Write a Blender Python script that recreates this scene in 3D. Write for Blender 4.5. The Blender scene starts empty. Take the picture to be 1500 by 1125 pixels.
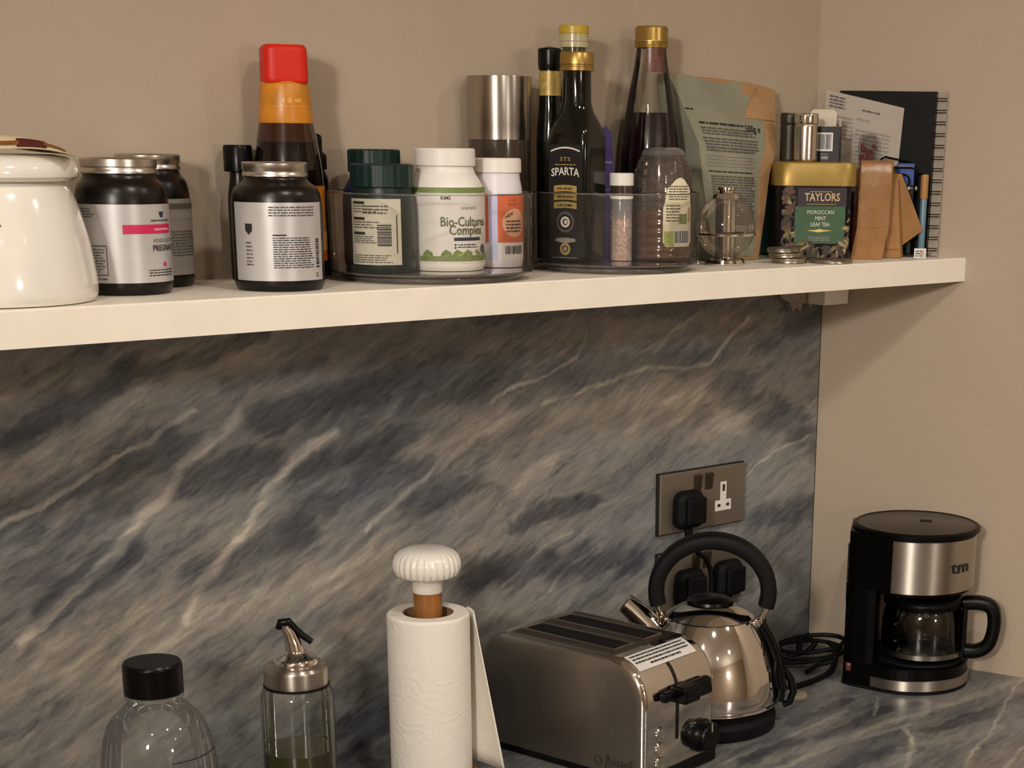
import bpy, bmesh, math, random
import numpy as np
from mathutils import Vector, Matrix

random.seed(7)
SC = bpy.context.scene
COL = SC.collection
PI = math.pi

# ------------------------------------------------------------------ camera, light, exposure
CAM = Vector((-1.822143, -1.63391, 0.703446))
cam_d = bpy.data.cameras.new('camera')
cam = bpy.data.objects.new('camera', cam_d)
COL.objects.link(cam)
R_ = Vector((0.74411231, -0.66796317, 0.01104825))
U_ = Vector((0.18648589, 0.22356936, 0.95668164))
B_ = Vector((-0.64149815, -0.70981825, 0.29092642))
m3 = Matrix((R_, U_, B_)).transposed()
cam.matrix_world = Matrix.Translation(CAM) @ m3.to_4x4()
cam_d.sensor_width = 36.0
cam_d.lens = 2508.063 / 1500 * 36
cam_d.shift_x = (750 - 930.297) / 1500
cam_d.shift_y = (973.871 - 562.5) / 1500
cam_d.clip_start = 0.02
SC.camera = cam

w = bpy.data.worlds.new('world'); SC.world = w; w.use_nodes = True
w.node_tree.nodes['Background'].inputs[0].default_value = (1.0, 0.82, 0.62, 1)
w.node_tree.nodes['Background'].inputs[1].default_value = 0.0

SC.view_settings.view_transform = 'Standard'
SC.view_settings.look = 'None'
SC.view_settings.exposure = 0.02
SC.view_settings.gamma = 1.0
SC.view_settings.use_curve_mapping = False

LIGHT_COL = (1.0, 0.928, 0.855)
CEIL = 1.52
DOWNLIGHTS = [(-1.95, -1.15, 24.0), (-0.95, -1.15, 24.0), (-0.05, -1.25, 22.0), (-1.6, -2.6, 12.0), (-0.4, -2.6, 12.0)]
FILL_LAMPS = [(-3.1, -1.9, 1.05, 34.0), (-0.9, -3.6, 0.80, 32.0)]  # added unseen fill lamps, low enough to reach under the shelf
FILL_SPOT = (-3.3, -2.2, 1.30, 175.0)  # added unseen spot, brightens the upper right wall and fades downwards
for (x, y, e) in DOWNLIGHTS:
    ld = bpy.data.lights.new('downlight', 'SPOT')
    ld.energy = e; ld.color = LIGHT_COL
    ld.spot_size = math.radians(150); ld.spot_blend = 0.6
    ld.shadow_soft_size = 0.045
    lo = bpy.data.objects.new('downlight', ld)
    lo.location = (x, y, CEIL - 0.02)
    COL.objects.link(lo)

for (x, y, z, e) in FILL_LAMPS:
    ld = bpy.data.lights.new('fill_light', 'POINT')
    ld.energy = e; ld.color = LIGHT_COL; ld.shadow_soft_size = 0.14
    lo = bpy.data.objects.new('fill_light', ld); lo.location = (x, y, z); COL.objects.link(lo)

_sd = bpy.data.lights.new('fill_spot', 'SPOT'); _sd.energy = FILL_SPOT[3]; _sd.color = LIGHT_COL
_sd.spot_size = math.radians(52); _sd.spot_blend = 1.0; _sd.shadow_soft_size = 0.10
_so = bpy.data.objects.new('fill_spot', _sd); _so.location = FILL_SPOT[:3]
_so.rotation_euler = (Vector((0.10, -0.30, 0.78)) - Vector(FILL_SPOT[:3])).to_track_quat('-Z', 'Y').to_euler(); COL.objects.link(_so)

# ------------------------------------------------------------------ helpers
def s2l(c):
    return tuple(((v / 12.92) if v <= 0.04045 else ((v + 0.055) / 1.055) ** 2.4) for v in c)

def rgb(h):
    if isinstance(h, str):
        h = h.lstrip('#')
        return s2l([int(h[i:i + 2], 16) / 255 for i in (0, 2, 4)])
    return h

_M = {}
def M(name, col, rough=0.5, metal=0.0, var=0.08, nscale=40, bump=0.0, bscale=200, spec=0.5, stretch=None, trans=0.0, coat=0.0, aniso=0.0):
    """principled material with a little procedural tone variation and relief"""
    if name in _M: return _M[name]
    m = bpy.data.materials.new(name); m.use_nodes = True
    nt = m.node_tree; N = nt.nodes; L = nt.links
    bs = N['Principled BSDF']
    c = rgb(col)
    tc = N.new('ShaderNodeTexCoord'); mp = N.new('ShaderNodeMapping')
    L.new(tc.outputs['Object'], mp.inputs['Vector'])
    if stretch: mp.inputs['Scale'].default_value = stretch
    nz = N.new('ShaderNodeTexNoise'); nz.inputs['Scale'].default_value = nscale; nz.inputs['Detail'].default_value = 4
    L.new(mp.outputs['Vector'], nz.inputs['Vector'])
    cr = N.new('ShaderNodeValToRGB')
    cr.color_ramp.elements[0].position = 0.3; cr.color_ramp.elements[1].position = 0.7
    cr.color_ramp.elements[0].color = tuple(v * (1 - var) for v in c) + (1,)
    cr.color_ramp.elements[1].color = tuple(min(1, v * (1 + var)) for v in c) + (1,)
    L.new(nz.outputs['Fac'], cr.inputs['Fac'])
    L.new(cr.outputs['Color'], bs.inputs['Base Color'])
    bs.inputs['Roughness'].default_value = rough
    bs.inputs['Metallic'].default_value = metal
    bs.inputs['Specular IOR Level'].default_value = spec
    if coat: bs.inputs['Coat Weight'].default_value = coat
    if trans: bs.inputs['Transmission Weight'].default_value = trans
    if aniso:
        bs.inputs['Anisotropic'].default_value = aniso
        bs.inputs['Anisotropic Rotation'].default_value = 0.25
        tg_ = N.new('ShaderNodeTangent'); tg_.direction_type = 'RADIAL'; tg_.axis = 'Z'
        L.new(tg_.outputs[0], bs.inputs['Tangent'])
    if bump:
        bn = N.new('ShaderNodeTexNoise'); bn.inputs['Scale'].default_value = bscale; bn.inputs['Detail'].default_value = 3
        L.new(mp.outputs['Vector'], bn.inputs['Vector'])
        bp = N.new('ShaderNodeBump'); bp.inputs['Strength'].default_value = bump; bp.inputs['Distance'].default_value = 0.002
        L.new(bn.outputs['Fac'], bp.inputs['Height']); L.new(bp.outputs['Normal'], bs.inputs['Normal'])
    _M[name] = m
    return m

def clear(name, tint=(1, 1, 1), rough=0.02, gain=1.0, ior=1.45, body=0.0, bodycol=(0.5, 0.5, 0.5)):
    """thin clear glass / acrylic: see-through sheet with fresnel gloss"""
    if name in _M: return _M[name]
    m = bpy.data.materials.new(name); m.use_nodes = True
    nt = m.node_tree; N = nt.nodes; L = nt.links
    N.remove(N['Principled BSDF']); out = N['Material Output']
    tr = N.new('ShaderNodeBsdfTransparent'); tr.inputs[0].default_value = (*tint, 1)
    gl = N.new('ShaderNodeBsdfGlossy'); gl.inputs['Roughness'].default_value = rough
    gl.inputs['Color'].default_value = (0.95, 0.95, 0.95, 1)
    fr = N.new('ShaderNodeFresnel'); fr.inputs['IOR'].default_value = ior
    mu = N.new('ShaderNodeMath'); mu.operation = 'MULTIPLY'; mu.inputs[1].default_value = gain; mu.use_clamp = True
    L.new(fr.outputs[0], mu.inputs[0])
    base = tr.outputs[0]
    if body > 0:
        df = N.new('ShaderNodeBsdfDiffuse'); df.inputs[0].default_value = (*bodycol, 1)
        nz = N.new('ShaderNodeTexNoise'); nz.inputs['Scale'].default_value = 60
        mm = N.new('ShaderNodeMath'); mm.operation = 'MULTIPLY'; mm.inputs[1].default_value = body * 2
        L.new(nz.outputs['Fac'], mm.inputs[0])
        mx0 = N.new('ShaderNodeMixShader'); L.new(mm.outputs[0], mx0.inputs[0])
        L.new(tr.outputs[0], mx0.inputs[1]); L.new(df.outputs[0], mx0.inputs[2]); base = mx0.outputs[0]
    mx = N.new('ShaderNodeMixShader')
    L.new(mu.outputs[0], mx.inputs[0]); L.new(base, mx.inputs[1]); L.new(gl.outputs[0], mx.inputs[2])
    L.new(mx.outputs[0], out.inputs['Surface'])
    _M[name] = m
    return m

class MB:
    def __init__(s): s.v = []; s.f = []; s.mi = []; s.sm = []; s.mats = []
    def mid(s, m):
        if m not in s.mats: s.mats.append(m)
        return s.mats.index(m)
    def add(s, vs, fs, m, smooth=False):
        o = len(s.v); k = s.mid(m)
        s.v += [tuple(p) for p in vs]
        for f in fs:
            s.f.append(tuple(i + o for i in f)); s.mi.append(k); s.sm.append(smooth)
        return s
    def lathe(s, prof, m, n=40, c=(0, 0), a0=0.0, a1=2 * PI, smooth=True, cap0=False, cap1=False, fn=None, sx=1.0, sy=1.0):
        full = abs(a1 - a0 - 2 * PI) < 1e-6
        k = n if full else n + 1
        vs = []; fs = []
        for (r, z) in prof:
            for i in range(k):
                a = a0 + (a1 - a0) * i / n
                rr = r * (fn(a, z) if fn else 1)
                vs.append((c[0] + rr * math.sin(a) * sx, c[1] - rr * math.cos(a) * sy, z))
        for j in range(len(prof) - 1):
            for i in range(n):
                i2 = (i + 1) % k
                fs.append((j * k + i, j * k + i2, (j + 1) * k + i2, (j + 1) * k + i))
        if cap0: fs.append(tuple(reversed(range(k))))
        if cap1: fs.append(tuple((len(prof) - 1) * k + i for i in range(k)))
        return s.add(vs, fs, m, smooth)
    def box(s, c, d, m, bev=0.0, seg=2, rot=None, taper=None):
        bm = bmesh.new(); bmesh.ops.create_cube(bm, size=1)
        for v in bm.verts:
            v.co = Vector((v.co.x * d[0], v.co.y * d[1], v.co.z * d[2]))
        if bev > 0:
            bmesh.ops.bevel(bm, geom=bm.edges[:], offset=bev, segments=seg, affect='EDGES', profile=0.5)
        for v in bm.verts:
            if taper:
                t = v.co.z / d[2] + 0.5
                v.co.x *= 1 + (taper - 1) * t; v.co.y *= 1 + (taper - 1) * t
            if rot is not None: v.co = rot @ v.co
            v.co += Vector(c)
        bm.verts.index_update()
        s.add([v.co[:] for v in bm.verts], [[v.index for v in f.verts] for f in bm.faces], m, False)
        bm.free(); return s
    def prism(s, poly, z0, z1, m, axis='z', smooth=False):
        """closed polygon extruded; poly in (a,b), axis the extrusion direction"""
        n = len(poly)
        def p(a, b, h):
            return (a, b, h) if axis == 'z' else ((h, a, b) if axis == 'x' else (a, h, b))
        vs = [p(a, b, z0) for a, b in poly] + [p(a, b, z1) for a, b in poly]
        fs = [(i, (i + 1) % n, (i + 1) % n + n, i + n) for i in range(n)]
        fs += [tuple(reversed(range(n))), tuple(range(n, 2 * n))]
        return s.add(vs, fs, m, smooth)
    @staticmethod
    def smooth(path, k=2):
        P = [Vector(p) for p in path]
        for _ in range(k):
            Q = [P[0]]
            for a, b in zip(P[:-1], P[1:]): Q += [a * .75 + b * .25, a * .25 + b * .75]
            P = Q + [P[-1]]
        return P
    def tube(s, path, r, m, n=10, closed=False, caps=True, sq=None, up=None):
        """round tube (r number or list) or flat band (sq=(half radial, half side)) along a path"""
        P = [Vector(p) for p in path]; K = len(P); vs = []; fs = []
        prev = None
        for i, p in enumerate(P):
            a = P[i - 1] if (i > 0 or closed) else P[i]
            b = P[(i + 1) % K] if (i < K - 1 or closed) else P[i]
            t = (b - a).normalized()
            if prev is None:
                ref = Vector(up) if up else (Vector((0, 0, 1)) if abs(t.z) < 0.9 else Vector((1, 0, 0)))
                nx = (ref - t * ref.dot(t)).normalized()
            else:
                nx = (prev - t * prev.dot(t)).normalized()
            prev = nx; ny = t.cross(nx)
            rr = r[i] if isinstance(r, (list, tuple)) else r
            for j in range(n):
                an = 2 * PI * j / n
                if sq:
                    ca, sa = math.cos(an), math.sin(an)
                    q = 0.55
                    ca = math.copysign(abs(ca) ** q, ca) * sq[0]; sa = math.copysign(abs(sa) ** q, sa) * sq[1]
                    vs.append(p + nx * ca + ny * sa)
                else:
                    vs.append(p + nx * rr * math.cos(an) + ny * rr * math.sin(an))
        KK = K if closed else K - 1
        for i in range(KK):
            for j in range(n):
                i2 = (i + 1) % K
                fs.append((i * n + j, i * n + (j + 1) % n, i2 * n + (j + 1) % n, i2 * n + j))
        if caps and not closed:
            fs.append(tuple(reversed(range(n)))); fs.append(tuple((K - 1) * n + j for j in range(n)))
        return s.add(vs, fs, m, True)
    def build(s, name, parent=None, loc=None, rotz=0.0, edge=None):
        me = bpy.data.meshes.new(name)
        me.from_pydata(s.v, [], s.f); me.update()
        for m in s.mats: me.materials.append(m)
        me.polygons.foreach_set('material_index', s.mi)
        me.polygons.foreach_set('use_smooth', s.sm)
        bm = bmesh.new(); bm.from_mesh(me)
        bmesh.ops.recalc_face_normals(bm, faces=bm.faces[:]); bm.to_mesh(me); bm.free()
        if any(s.sm): me.set_sharp_from_angle(angle=math.radians(edge or 38))
        o = bpy.data.objects.new(name, me); COL.objects.link(o)
        if parent: o.parent = parent
        if loc is not None: o.location = loc
        o.rotation_euler = (0, 0, rotz)
        return o

def thing(name, label, cat, loc, rotz=0.0, group=None):
    o = bpy.data.objects.new(name, None); COL.objects.link(o)
    o.empty_display_size = 0.03
    o.location = loc; o.rotation_euler = (0, 0, rotz)
    o['label'] = label; o['category'] = cat
    if group: o['group'] = group
    return o

def tag(o, label, cat, group=None, kind=None):
    o['label'] = label; o['category'] = cat
    if group: o['group'] = group
    if kind: o['kind'] = kind
    return o

def face(x, y, extra=0.0):
    """z rotation that turns local -Y towards where the picture was taken from"""
    dx, dy = CAM.x - x, CAM.y - y
    return math.atan2(dx, -dy) + extra

# ---- lettering and print -------------------------------------------------
_T = {}
def text_geo(txt, bold=False):
    """outline of a line of lettering, centred, cap height about 1"""
    if txt in _T: return _T[txt]
    cu = bpy.data.curves.new('lettering', 'FONT'); cu.body = txt; cu.size = 1.0
    cu.resolution_u = 2; cu.align_x = 'CENTER'; cu.fill_mode = 'BOTH'
    if bold: cu.offset = 0.015
    ob = bpy.data.objects.new('lettering', cu); COL.objects.link(ob)
    bpy.context.view_layer.update()
    me = bpy.data.meshes.new_from_object(ob.evaluated_get(bpy.context.evaluated_depsgraph_get()))
    vs = [(v.co.x, v.co.y) for v in me.vertices]; fs = [tuple(p.vertices) for p in me.polygons]
    bpy.data.meshes.remove(me); bpy.data.objects.remove(ob); bpy.data.curves.remove(cu)
    _T[txt] = (vs, fs)
    return _T[txt]

def cylmap(r, a0=0.0, c=(0, 0), z0=0.0, slope=0.0):
    def f(s, h, e=0.0):
        a = a0 + s / r; rr = r + e + slope * h
        return (c[0] + rr * math.sin(a), c[1] - rr * math.cos(a), z0 + h)
    return f

def planemap(o, ux, uy):
    o = Vector(o); ux = Vector(ux).normalized(); uy = Vector(uy).normalized(); n = ux.cross(uy).normalized()
    def f(s, h, e=0.0): return tuple(o + ux * s + uy * h + n * e)
    return f

class Print:
    """flat print laid on a surface through a mapping (s right, h up)"""
    def __init__(s, fm, e=0.0004, step=0.004): s.mb = MB(); s.fm = fm; s.e = e; s.step = step
    def rect(s, x0, y0, x1, y1, m, e=None):
        n = max(1, int(abs(x1 - x0) / s.step + 0.999)); e = s.e if e is None else e
        vs = []; fs = []
        for i in range(n + 1):
            x = x0 + (x1 - x0) * i / n
            vs += [s.fm(x, y0, e), s.fm(x, y1, e)]
        for i in range(n): fs.append((2 * i, 2 * i + 2, 2 * i + 3, 2 * i + 1))
        s.mb.add(vs, fs, m); return s
    def poly(s, pts, m, e=None):
        e = s.e if e is None else e
        s.mb.add([s.fm(x, y, e) for x, y in pts], [tuple(range(len(pts)))], m); return s
    def text(s, txt, x, y, size, m, sx=1.0, bold=False, e=None, rot=0.0):
        vs, fs = text_geo(txt, bold); e = s.e + 0.0002 if e is None else e
        cr, sr = math.cos(rot), math.sin(rot)
        s.mb.add([s.fm(x + (a * sx * cr - b * sr) * size, y + (a * sx * sr + b * cr) * size, e) for a, b in vs], fs, m); return s
    def lines(s, x0, x1, y0, y1, n, m, fill=0.5, ragged=0.25, seed=1):
        rg = random.Random(seed); dy = (y1 - y0) / n
        for i in range(n):
            yb = y1 - (i + 1) * dy + dy * (1 - fill) / 2; x = x0
            xe = x1 - (x1 - x0) * ragged * rg.random()
            while x < xe:
                wl = (0.0015 + 0.005 * rg.random())
                s.rect(x, yb, min(x + wl, xe), yb + dy * fill, m); x += wl + 0.0009
        return s
    def barcode(s, x0, y0, x1, y1, mw, mk, vert=True, seed=3):
        rg = random.Random(seed)
        if mw: s.rect(x0, y0, x1, y1, mw)
        a, b = (x0, x1) if vert else (y0, y1); pad = (b - a) * 0.07; x = a + pad
        while x < b - pad:
            wl = (b - a) * (0.015 + 0.04 * rg.random())
            if vert: s.rect(x, y0 + (y1 - y0) * 0.1, min(x + wl, b - pad), y1 - (y1 - y0) * 0.08, mk, s.e + 0.0002)
            else: s.rect(x0 + (x1 - x0) * 0.08, x, x1 - (x1 - x0) * 0.08, min(x + wl, b - pad), mk, s.e + 0.0002)
            x += wl + (b - a) * (0.012 + 0.03 * rg.random())
        return s
    def disc(s, x, y, r, m, n=20, e=None, r0=0.0):
        e = s.e if e is None else e
        if r0 <= 0:
            K = 1 if r < .003 else 4
            vs = [s.fm(x, y, e)] + [s.fm(x + r * k / K * math.cos(2 * PI * i / n), y + r * k / K * math.sin(2 * PI * i / n), e) for k in range(1, K + 1) for i in range(n)]
            fs = [(0, 1 + i, 1 + (i + 1) % n) for i in range(n)]
            for k in range(K - 1): fs += [(1 + k * n + i, 1 + (k + 1) * n + i, 1 + (k + 1) * n + (i + 1) % n, 1 + k * n + (i + 1) % n) for i in range(n)]
            s.mb.add(vs, fs, m)
        else:
            vs = [s.fm(x + q * math.cos(2 * PI * i / n), y + q * math.sin(2 * PI * i / n), e) for q in (r0, r) for i in range(n)]
            s.mb.add(vs, [(i, (i + 1) % n, (i + 1) % n + n, i + n) for i in range(n)], m)
        return s
    def build(s, name, parent):
        return s.mb.build(name, parent)

def sheet(fm, x0, x1, y0, y1, m, name, parent, e=0.0, nx=14, ny=2):
    mb = MB(); vs = []; fs = []
    for j in range(ny + 1):
        for i in range(nx + 1):
            vs.append(fm(x0 + (x1 - x0) * i / nx, y0 + (y1 - y0) * j / ny, e))
    for j in range(ny):
        for i in range(nx):
            a = j * (nx + 1) + i; fs.append((a, a + 1, a + nx + 2, a + nx + 1))
    return mb.add(vs, fs, m, True).build(name, parent)

def fillet(pts, k=4):
    """round the inner corners of an (r,z) profile given as (r,z,radius)"""
    out = []
    for i, p in enumerate(pts):
        rad = p[2] if len(p) > 2 else 0
        if rad <= 0 or i in (0, len(pts) - 1): out.append((p[0], p[1])); continue
        P = Vector(p[:2]); A = Vector(pts[i - 1][:2]); B = Vector(pts[i + 1][:2])
        a = (A - P); b = (B - P); ra = min(rad, a.length * 0.49); rb = min(rad, b.length * 0.49)
        p0 = P + a.normalized() * ra; p1 = P + b.normalized() * rb
        for j in range(k + 1):
            t = j / k
            q = p0 * (1 - t) ** 2 + P * 2 * t * (1 - t) + p1 * t * t
            out.append((q.x, q.y))
    return out

# ------------------------------------------------------------------ materials
WALL = M('wall_paint', '#b3a38f', 0.75, var=0.03, nscale=6, bump=0.15, bscale=350, spec=0.25)
CEILM = M('ceiling_paint', '#e0d8ca', 0.8, var=0.02)
FLOORM = M('floor_boards', '#6d5238', 0.5, var=0.25, nscale=8, stretch=(1, 8, 1))
SHELFM = M('shelf_paint', '#ece4d4', 0.45, var=0.03, nscale=25, bump=0.08, bscale=500)
CERAMIC = M('white_ceramic', '#e9e4d9', 0.12, var=0.02, coat=0.4)
AMBER = M('amber_glass', '#0e0805', 0.30, var=0.2, spec=0.35)
SILVERLID = M('silver_lid', '#c9c4bb', 0.3, 1.0, var=0.05)
LABELW = M('white_label', '#d9d6d0', 0.4, var=0.04)
LABELS = M('silver_label', '#c2c0bf', 0.35, 0.35, var=0.04)
LABELC = M('cream_label', '#d8cfae', 0.5, var=0.04)
LABELG = M('grey_label', '#8d887d', 0.5, var=0.08)
INK = M('black_ink', '#1d1b1b', 0.6)
GREYINK = M('grey_ink', '#55504b', 0.6)
PALEINK = M('pale_ink', '#8f8a82', 0.6)
PINK = M('pink_ink', '#c21f52', 0.45)
REDINK = M('red_ink', '#b3232c', 0.5)
GREEN = M('green_ink', '#75864a', 0.5, var=0.2, nscale=120)
DGREEN = M('dark_green_ink', '#3a5238', 0.5)
NAVYINK = M('navy_ink', '#20263c', 0.5)
WHITEINK = M('white_ink', '#d8d2c4', 0.5)
GOLDINK = M('gold_ink', '#b49a5a', 0.4, 0.3)
BLACKP = M('black_plastic', '#060607', 0.28, var=0.15, spec=0.2)
BLACKM = M('matt_black_plastic', '#080809', 0.6, var=0.15, spec=0.2)
CHROME = M('chrome', '#d9d4cd', 0.06, 1.0, var=0.02)
STEEL = M('brushed_steel', '#b3aca2', 0.34, 1.0, var=0.05, nscale=60, stretch=(1, 1, 30), aniso=0.85)
STEELH = M('brushed_steel_side', '#9c958c', 0.36, 1.0, var=0.06, nscale=30, stretch=(1, 30, 1), bump=0.03)
GOLD = M('gold_cap', '#ab8c4c', 0.34, 0.85, var=0.06)
TEALP = M('teal_plastic', '#0c2622', 0.4, var=0.1, spec=0.35)
WHITEP = M('white_plastic', '#e4dfd6', 0.4, var=0.02)
KRAFT = M('kraft_paper', '#94693a', 0.75, var=0.12, nscale=60, bump=0.2, bscale=120)
GLASS = clear('clear_glass', (0.90, 0.91, 0.90), gain=1.0)
ACRYL = clear('clear_acrylic', (0.97, 0.96, 0.94), gain=0.65, body=0.02, bodycol=(0.7, 0.65, 0.6))
ACRYLE = clear('acrylic_edge', (0.80, 0.77, 0.73), gain=1.6, body=0.12, bodycol=(0.75, 0.7, 0.65))
# ------------------------------------------------------------------ setting
ANG = 1.248874
WD = Vector((math.cos(ANG), -math.sin(ANG), 0))      # along the right wall, towards the room
WN = Vector((-math.sin(ANG), -math.cos(ANG), 0))     # its inner normal
TP = 0.0193; ZB = 0.5305; ZT = 0.5638; SD = 0.1928
CORN = -WD.x / WD.y * 0  # right wall passes through the origin
XC = -TP * WD.x / abs(WD.y)                           # room corner on the back wall
FLZ = -0.9
ROOM_F = -4.2; ROOM_L = -3.6

def struct(name, mb):
    o = mb.build(name); o['kind'] = 'structure'; return o

far_r = WD * (abs(ROOM_F) / abs(WD.y))
t_ = 0.1
struct('wall_back', MB().prism([(ROOM_L, TP), (XC, TP), (XC, TP + t_), (ROOM_L, TP + t_)], FLZ, CEIL, WALL))
back_r = -WD * (TP / abs(WD.y))
p0 = Vector((XC, TP, 0)); p1 = Vector((far_r.x, ROOM_F, 0))
struct('wall_right', MB().prism([(p0.x, p0.y), (p1.x, p1.y), (p1.x - WN.x * t_, p1.y - WN.y * t_), (p0.x - WN.x * t_, p0.y - WN.y * t_ + 0.05)], FLZ, CEIL, WALL))
struct('wall_left', MB().prism([(ROOM_L - t_, ROOM_F), (ROOM_L, ROOM_F), (ROOM_L, TP), (ROOM_L - t_, TP)], FLZ, CEIL, WALL))
struct('wall_front', MB().prism([(ROOM_L, ROOM_F - t_), (p1.x, ROOM_F - t_), (p1.x, ROOM_F), (ROOM_L, ROOM_F)], FLZ, CEIL, WALL))
struct('floor', MB().prism([(ROOM_L, ROOM_F), (p1.x, ROOM_F), (p0.x, TP), (ROOM_L, TP)], FLZ - 0.1, FLZ, FLOORM))
struct('ceiling', MB().prism([(ROOM_L, ROOM_F), (p1.x, ROOM_F), (p0.x, TP), (ROOM_L, TP)], CEIL, CEIL + 0.1, CEILM))

# ---- marble: veins laid down stroke by stroke over flowing noise
VEINS_LIGHT = [(0.0042, 1.0, [(-1.185, 0.336), (-1.142, 0.355), (-1.098, 0.373), (-1.048, 0.398), (-1.019, 0.406), (-0.967, 0.433)]), (0.0108, 0.9, [(-1.178, 0.215), (-1.135, 0.248), (-1.092, 0.277), (-1.059, 0.302), (-1.036, 0.329), (-1.002, 0.354), (-0.99, 0.376), (-0.96, 0.396), (-0.917, 0.422)]), (0.0108, 1.0, [(-0.994, 0.209), (-0.978, 0.241), (-0.953, 0.269), (-0.921, 0.296), (-0.896, 0.321), (-0.883, 0.343), (-0.858, 0.364), (-0.826, 0.382), (-0.8, 0.394)]), (0.005, 0.7, [(-0.764, 0.277), (-0.728, 0.299), (-0.682, 0.326), (-0.643, 0.356)]), (0.02, 0.5, [(-1.222, 0.368), (-1.18, 0.385), (-1.141, 0.402), (-1.097, 0.417), (-1.052, 0.444), (-1.026, 0.453)]), (0.0458, 0.5, [(-0.681, 0.368), (-0.551, 0.371), (-0.443, 0.377), (-0.327, 0.38), (-0.191, 0.386)]), (0.05, 0.6, [(-1.243, 0.162), (-1.113, 0.194), (-0.989, 0.208), (-0.871, 0.211), (-0.743, 0.222)]), (0.0033, 0.7, [(-0.581, 0.41), (-0.513, 0.43), (-0.448, 0.452), (-0.429, 0.478)]), (0.0033, 0.5, [(-0.321, 0.443), (-0.29, 0.47), (-0.233, 0.499)]), (0.0042, 0.8, [(-0.504, 0.399), (-0.36, 0.423), (-0.219, 0.428), (-0.185, 0.459), (-0.144, 0.485)]), (0.0033, 0.7, [(-0.147, 0.268), (-0.094, 0.292), (-0.011, 0.311)]), (0.0267, 0.35, [(-1.198, 0.471), (-1.102, 0.483), (-0.992, 0.485), (-0.873, 0.483)]), (0.0375, 0.4, [(-0.91, 0.135), (-0.755, 0.171), (-0.605, 0.235), (-0.498, 0.315)]), (0.0033, 0.5, [(-0.569, 0.18), (-0.542, 0.193), (-0.498, 0.219), (-0.454, 0.235)]), (0.0033, 0.4, [(-0.493, 0.161), (-0.454, 0.191), (-0.408, 0.211)]), (0.0167, 0.35, [(-0.253, 0.332), (-0.163, 0.342), (-0.111, 0.365)])]
VEINS_DARK = [(0.0167, 0.9, [(-1.168, 0.418), (-1.124, 0.438), (-1.083, 0.453), (-1.035, 0.475)]), (0.0092, 0.8, [(-1.031, 0.474), (-0.969, 0.483), (-0.921, 0.497), (-0.88, 0.505)]), (0.025, 0.7, [(-1.212, 0.337), (-1.083, 0.377), (-0.998, 0.401)]), (0.0217, 0.8, [(-0.99, 0.356), (-0.946, 0.366), (-0.885, 0.371)]), (0.025, 0.9, [(-0.969, 0.258), (-0.911, 0.272), (-0.85, 0.286)]), (0.02, 0.9, [(-1.145, 0.246), (-1.099, 0.271), (-1.048, 0.297)]), (0.0233, 0.8, [(-0.885, 0.411), (-0.808, 0.426), (-0.717, 0.442), (-0.6, 0.456)]), (0.0283, 0.8, [(-0.698, 0.431), (-0.56, 0.431), (-0.465, 0.438), (-0.358, 0.434), (-0.218, 0.432), (-0.006, 0.474)]), (0.0125, 1.0, [(-0.55, 0.252), (-0.498, 0.263), (-0.422, 0.267)]), (0.025, 1.0, [(-0.614, 0.198), (-0.498, 0.197), (-0.357, 0.183)]), (0.0283, 0.8, [(-0.189, 0.401), (-0.097, 0.354), (-0.001, 0.297)]), (0.0217, 0.8, [(-0.117, 0.203), (-0.004, 0.208)]), (0.0167, 0.6, [(-0.703, 0.298), (-0.624, 0.311), (-0.567, 0.297)]), (0.025, 0.6, [(-0.822, 0.313), (-0.739, 0.334), (-0.682, 0.336)]), (0.0333, 0.8, [(-0.826, 0.039), (-0.73, 0.052), (-0.67, 0.057)]), (0.025, 0.5, [(-1.225, 0.144), (-1.173, 0.169)]), (0.0167, 0.6, [(-0.6, 0.504), (-0.387, 0.508), (-0.077, 0.497)]), (0.02, 0.6, [(-1.177, 0.283), (-1.117, 0.316), (-1.041, 0.349)]), (0.0183, 0.6, [(-0.846, 0.355), (-0.775, 0.37), (-0.7, 0.378)]), (0.0117, 0.6, [(-0.932, 0.459), (-0.857, 0.464), (-0.814, 0.472)])]
TOP_LIGHT = [(0.0033, 0.8, [(-0.187, -0.28), (-0.156, -0.259), (-0.12, -0.232)]), (0.0058, 1.0, [(-0.315, -0.442), (-0.21, -0.372), (-0.19, -0.338)]), (0.0025, 0.9, [(-0.266, -0.484), (-0.155, -0.435), (-0.009, -0.363), (0.111, -0.305)]), (0.0025, 0.9, [(-0.216, -0.511), (-0.099, -0.466)]), (0.0133, 0.6, [(-0.41, -0.316), (-0.196, -0.316), (-0.023, -0.313), (0.097, -0.314)]), (0.0075, 0.5, [(-0.468, -0.283), (-0.335, -0.268), (-0.194, -0.245)]), (0.0333, 0.5, [(-0.325, -0.404), (-0.181, -0.413), (-0.073, -0.437)]), (0.0083, 0.6, [(-0.47, -0.341), (-0.302, -0.328), (-0.18, -0.336)])]
TOP_DARK = [(0.0117, 0.9, [(-0.302, -0.295), (-0.171, -0.272), (-0.103, -0.284)]), (0.0133, 0.8, [(-0.177, -0.367), (-0.068, -0.369), (0.033, -0.36)]), (0.0117, 0.8, [(-0.289, -0.237), (-0.162, -0.216)]), (0.0167, 0.7, [(-0.365, -0.385), (-0.247, -0.391)]), (0.0208, 0.8, [(-0.42, -0.292), (-0.337, -0.282)])]

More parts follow.
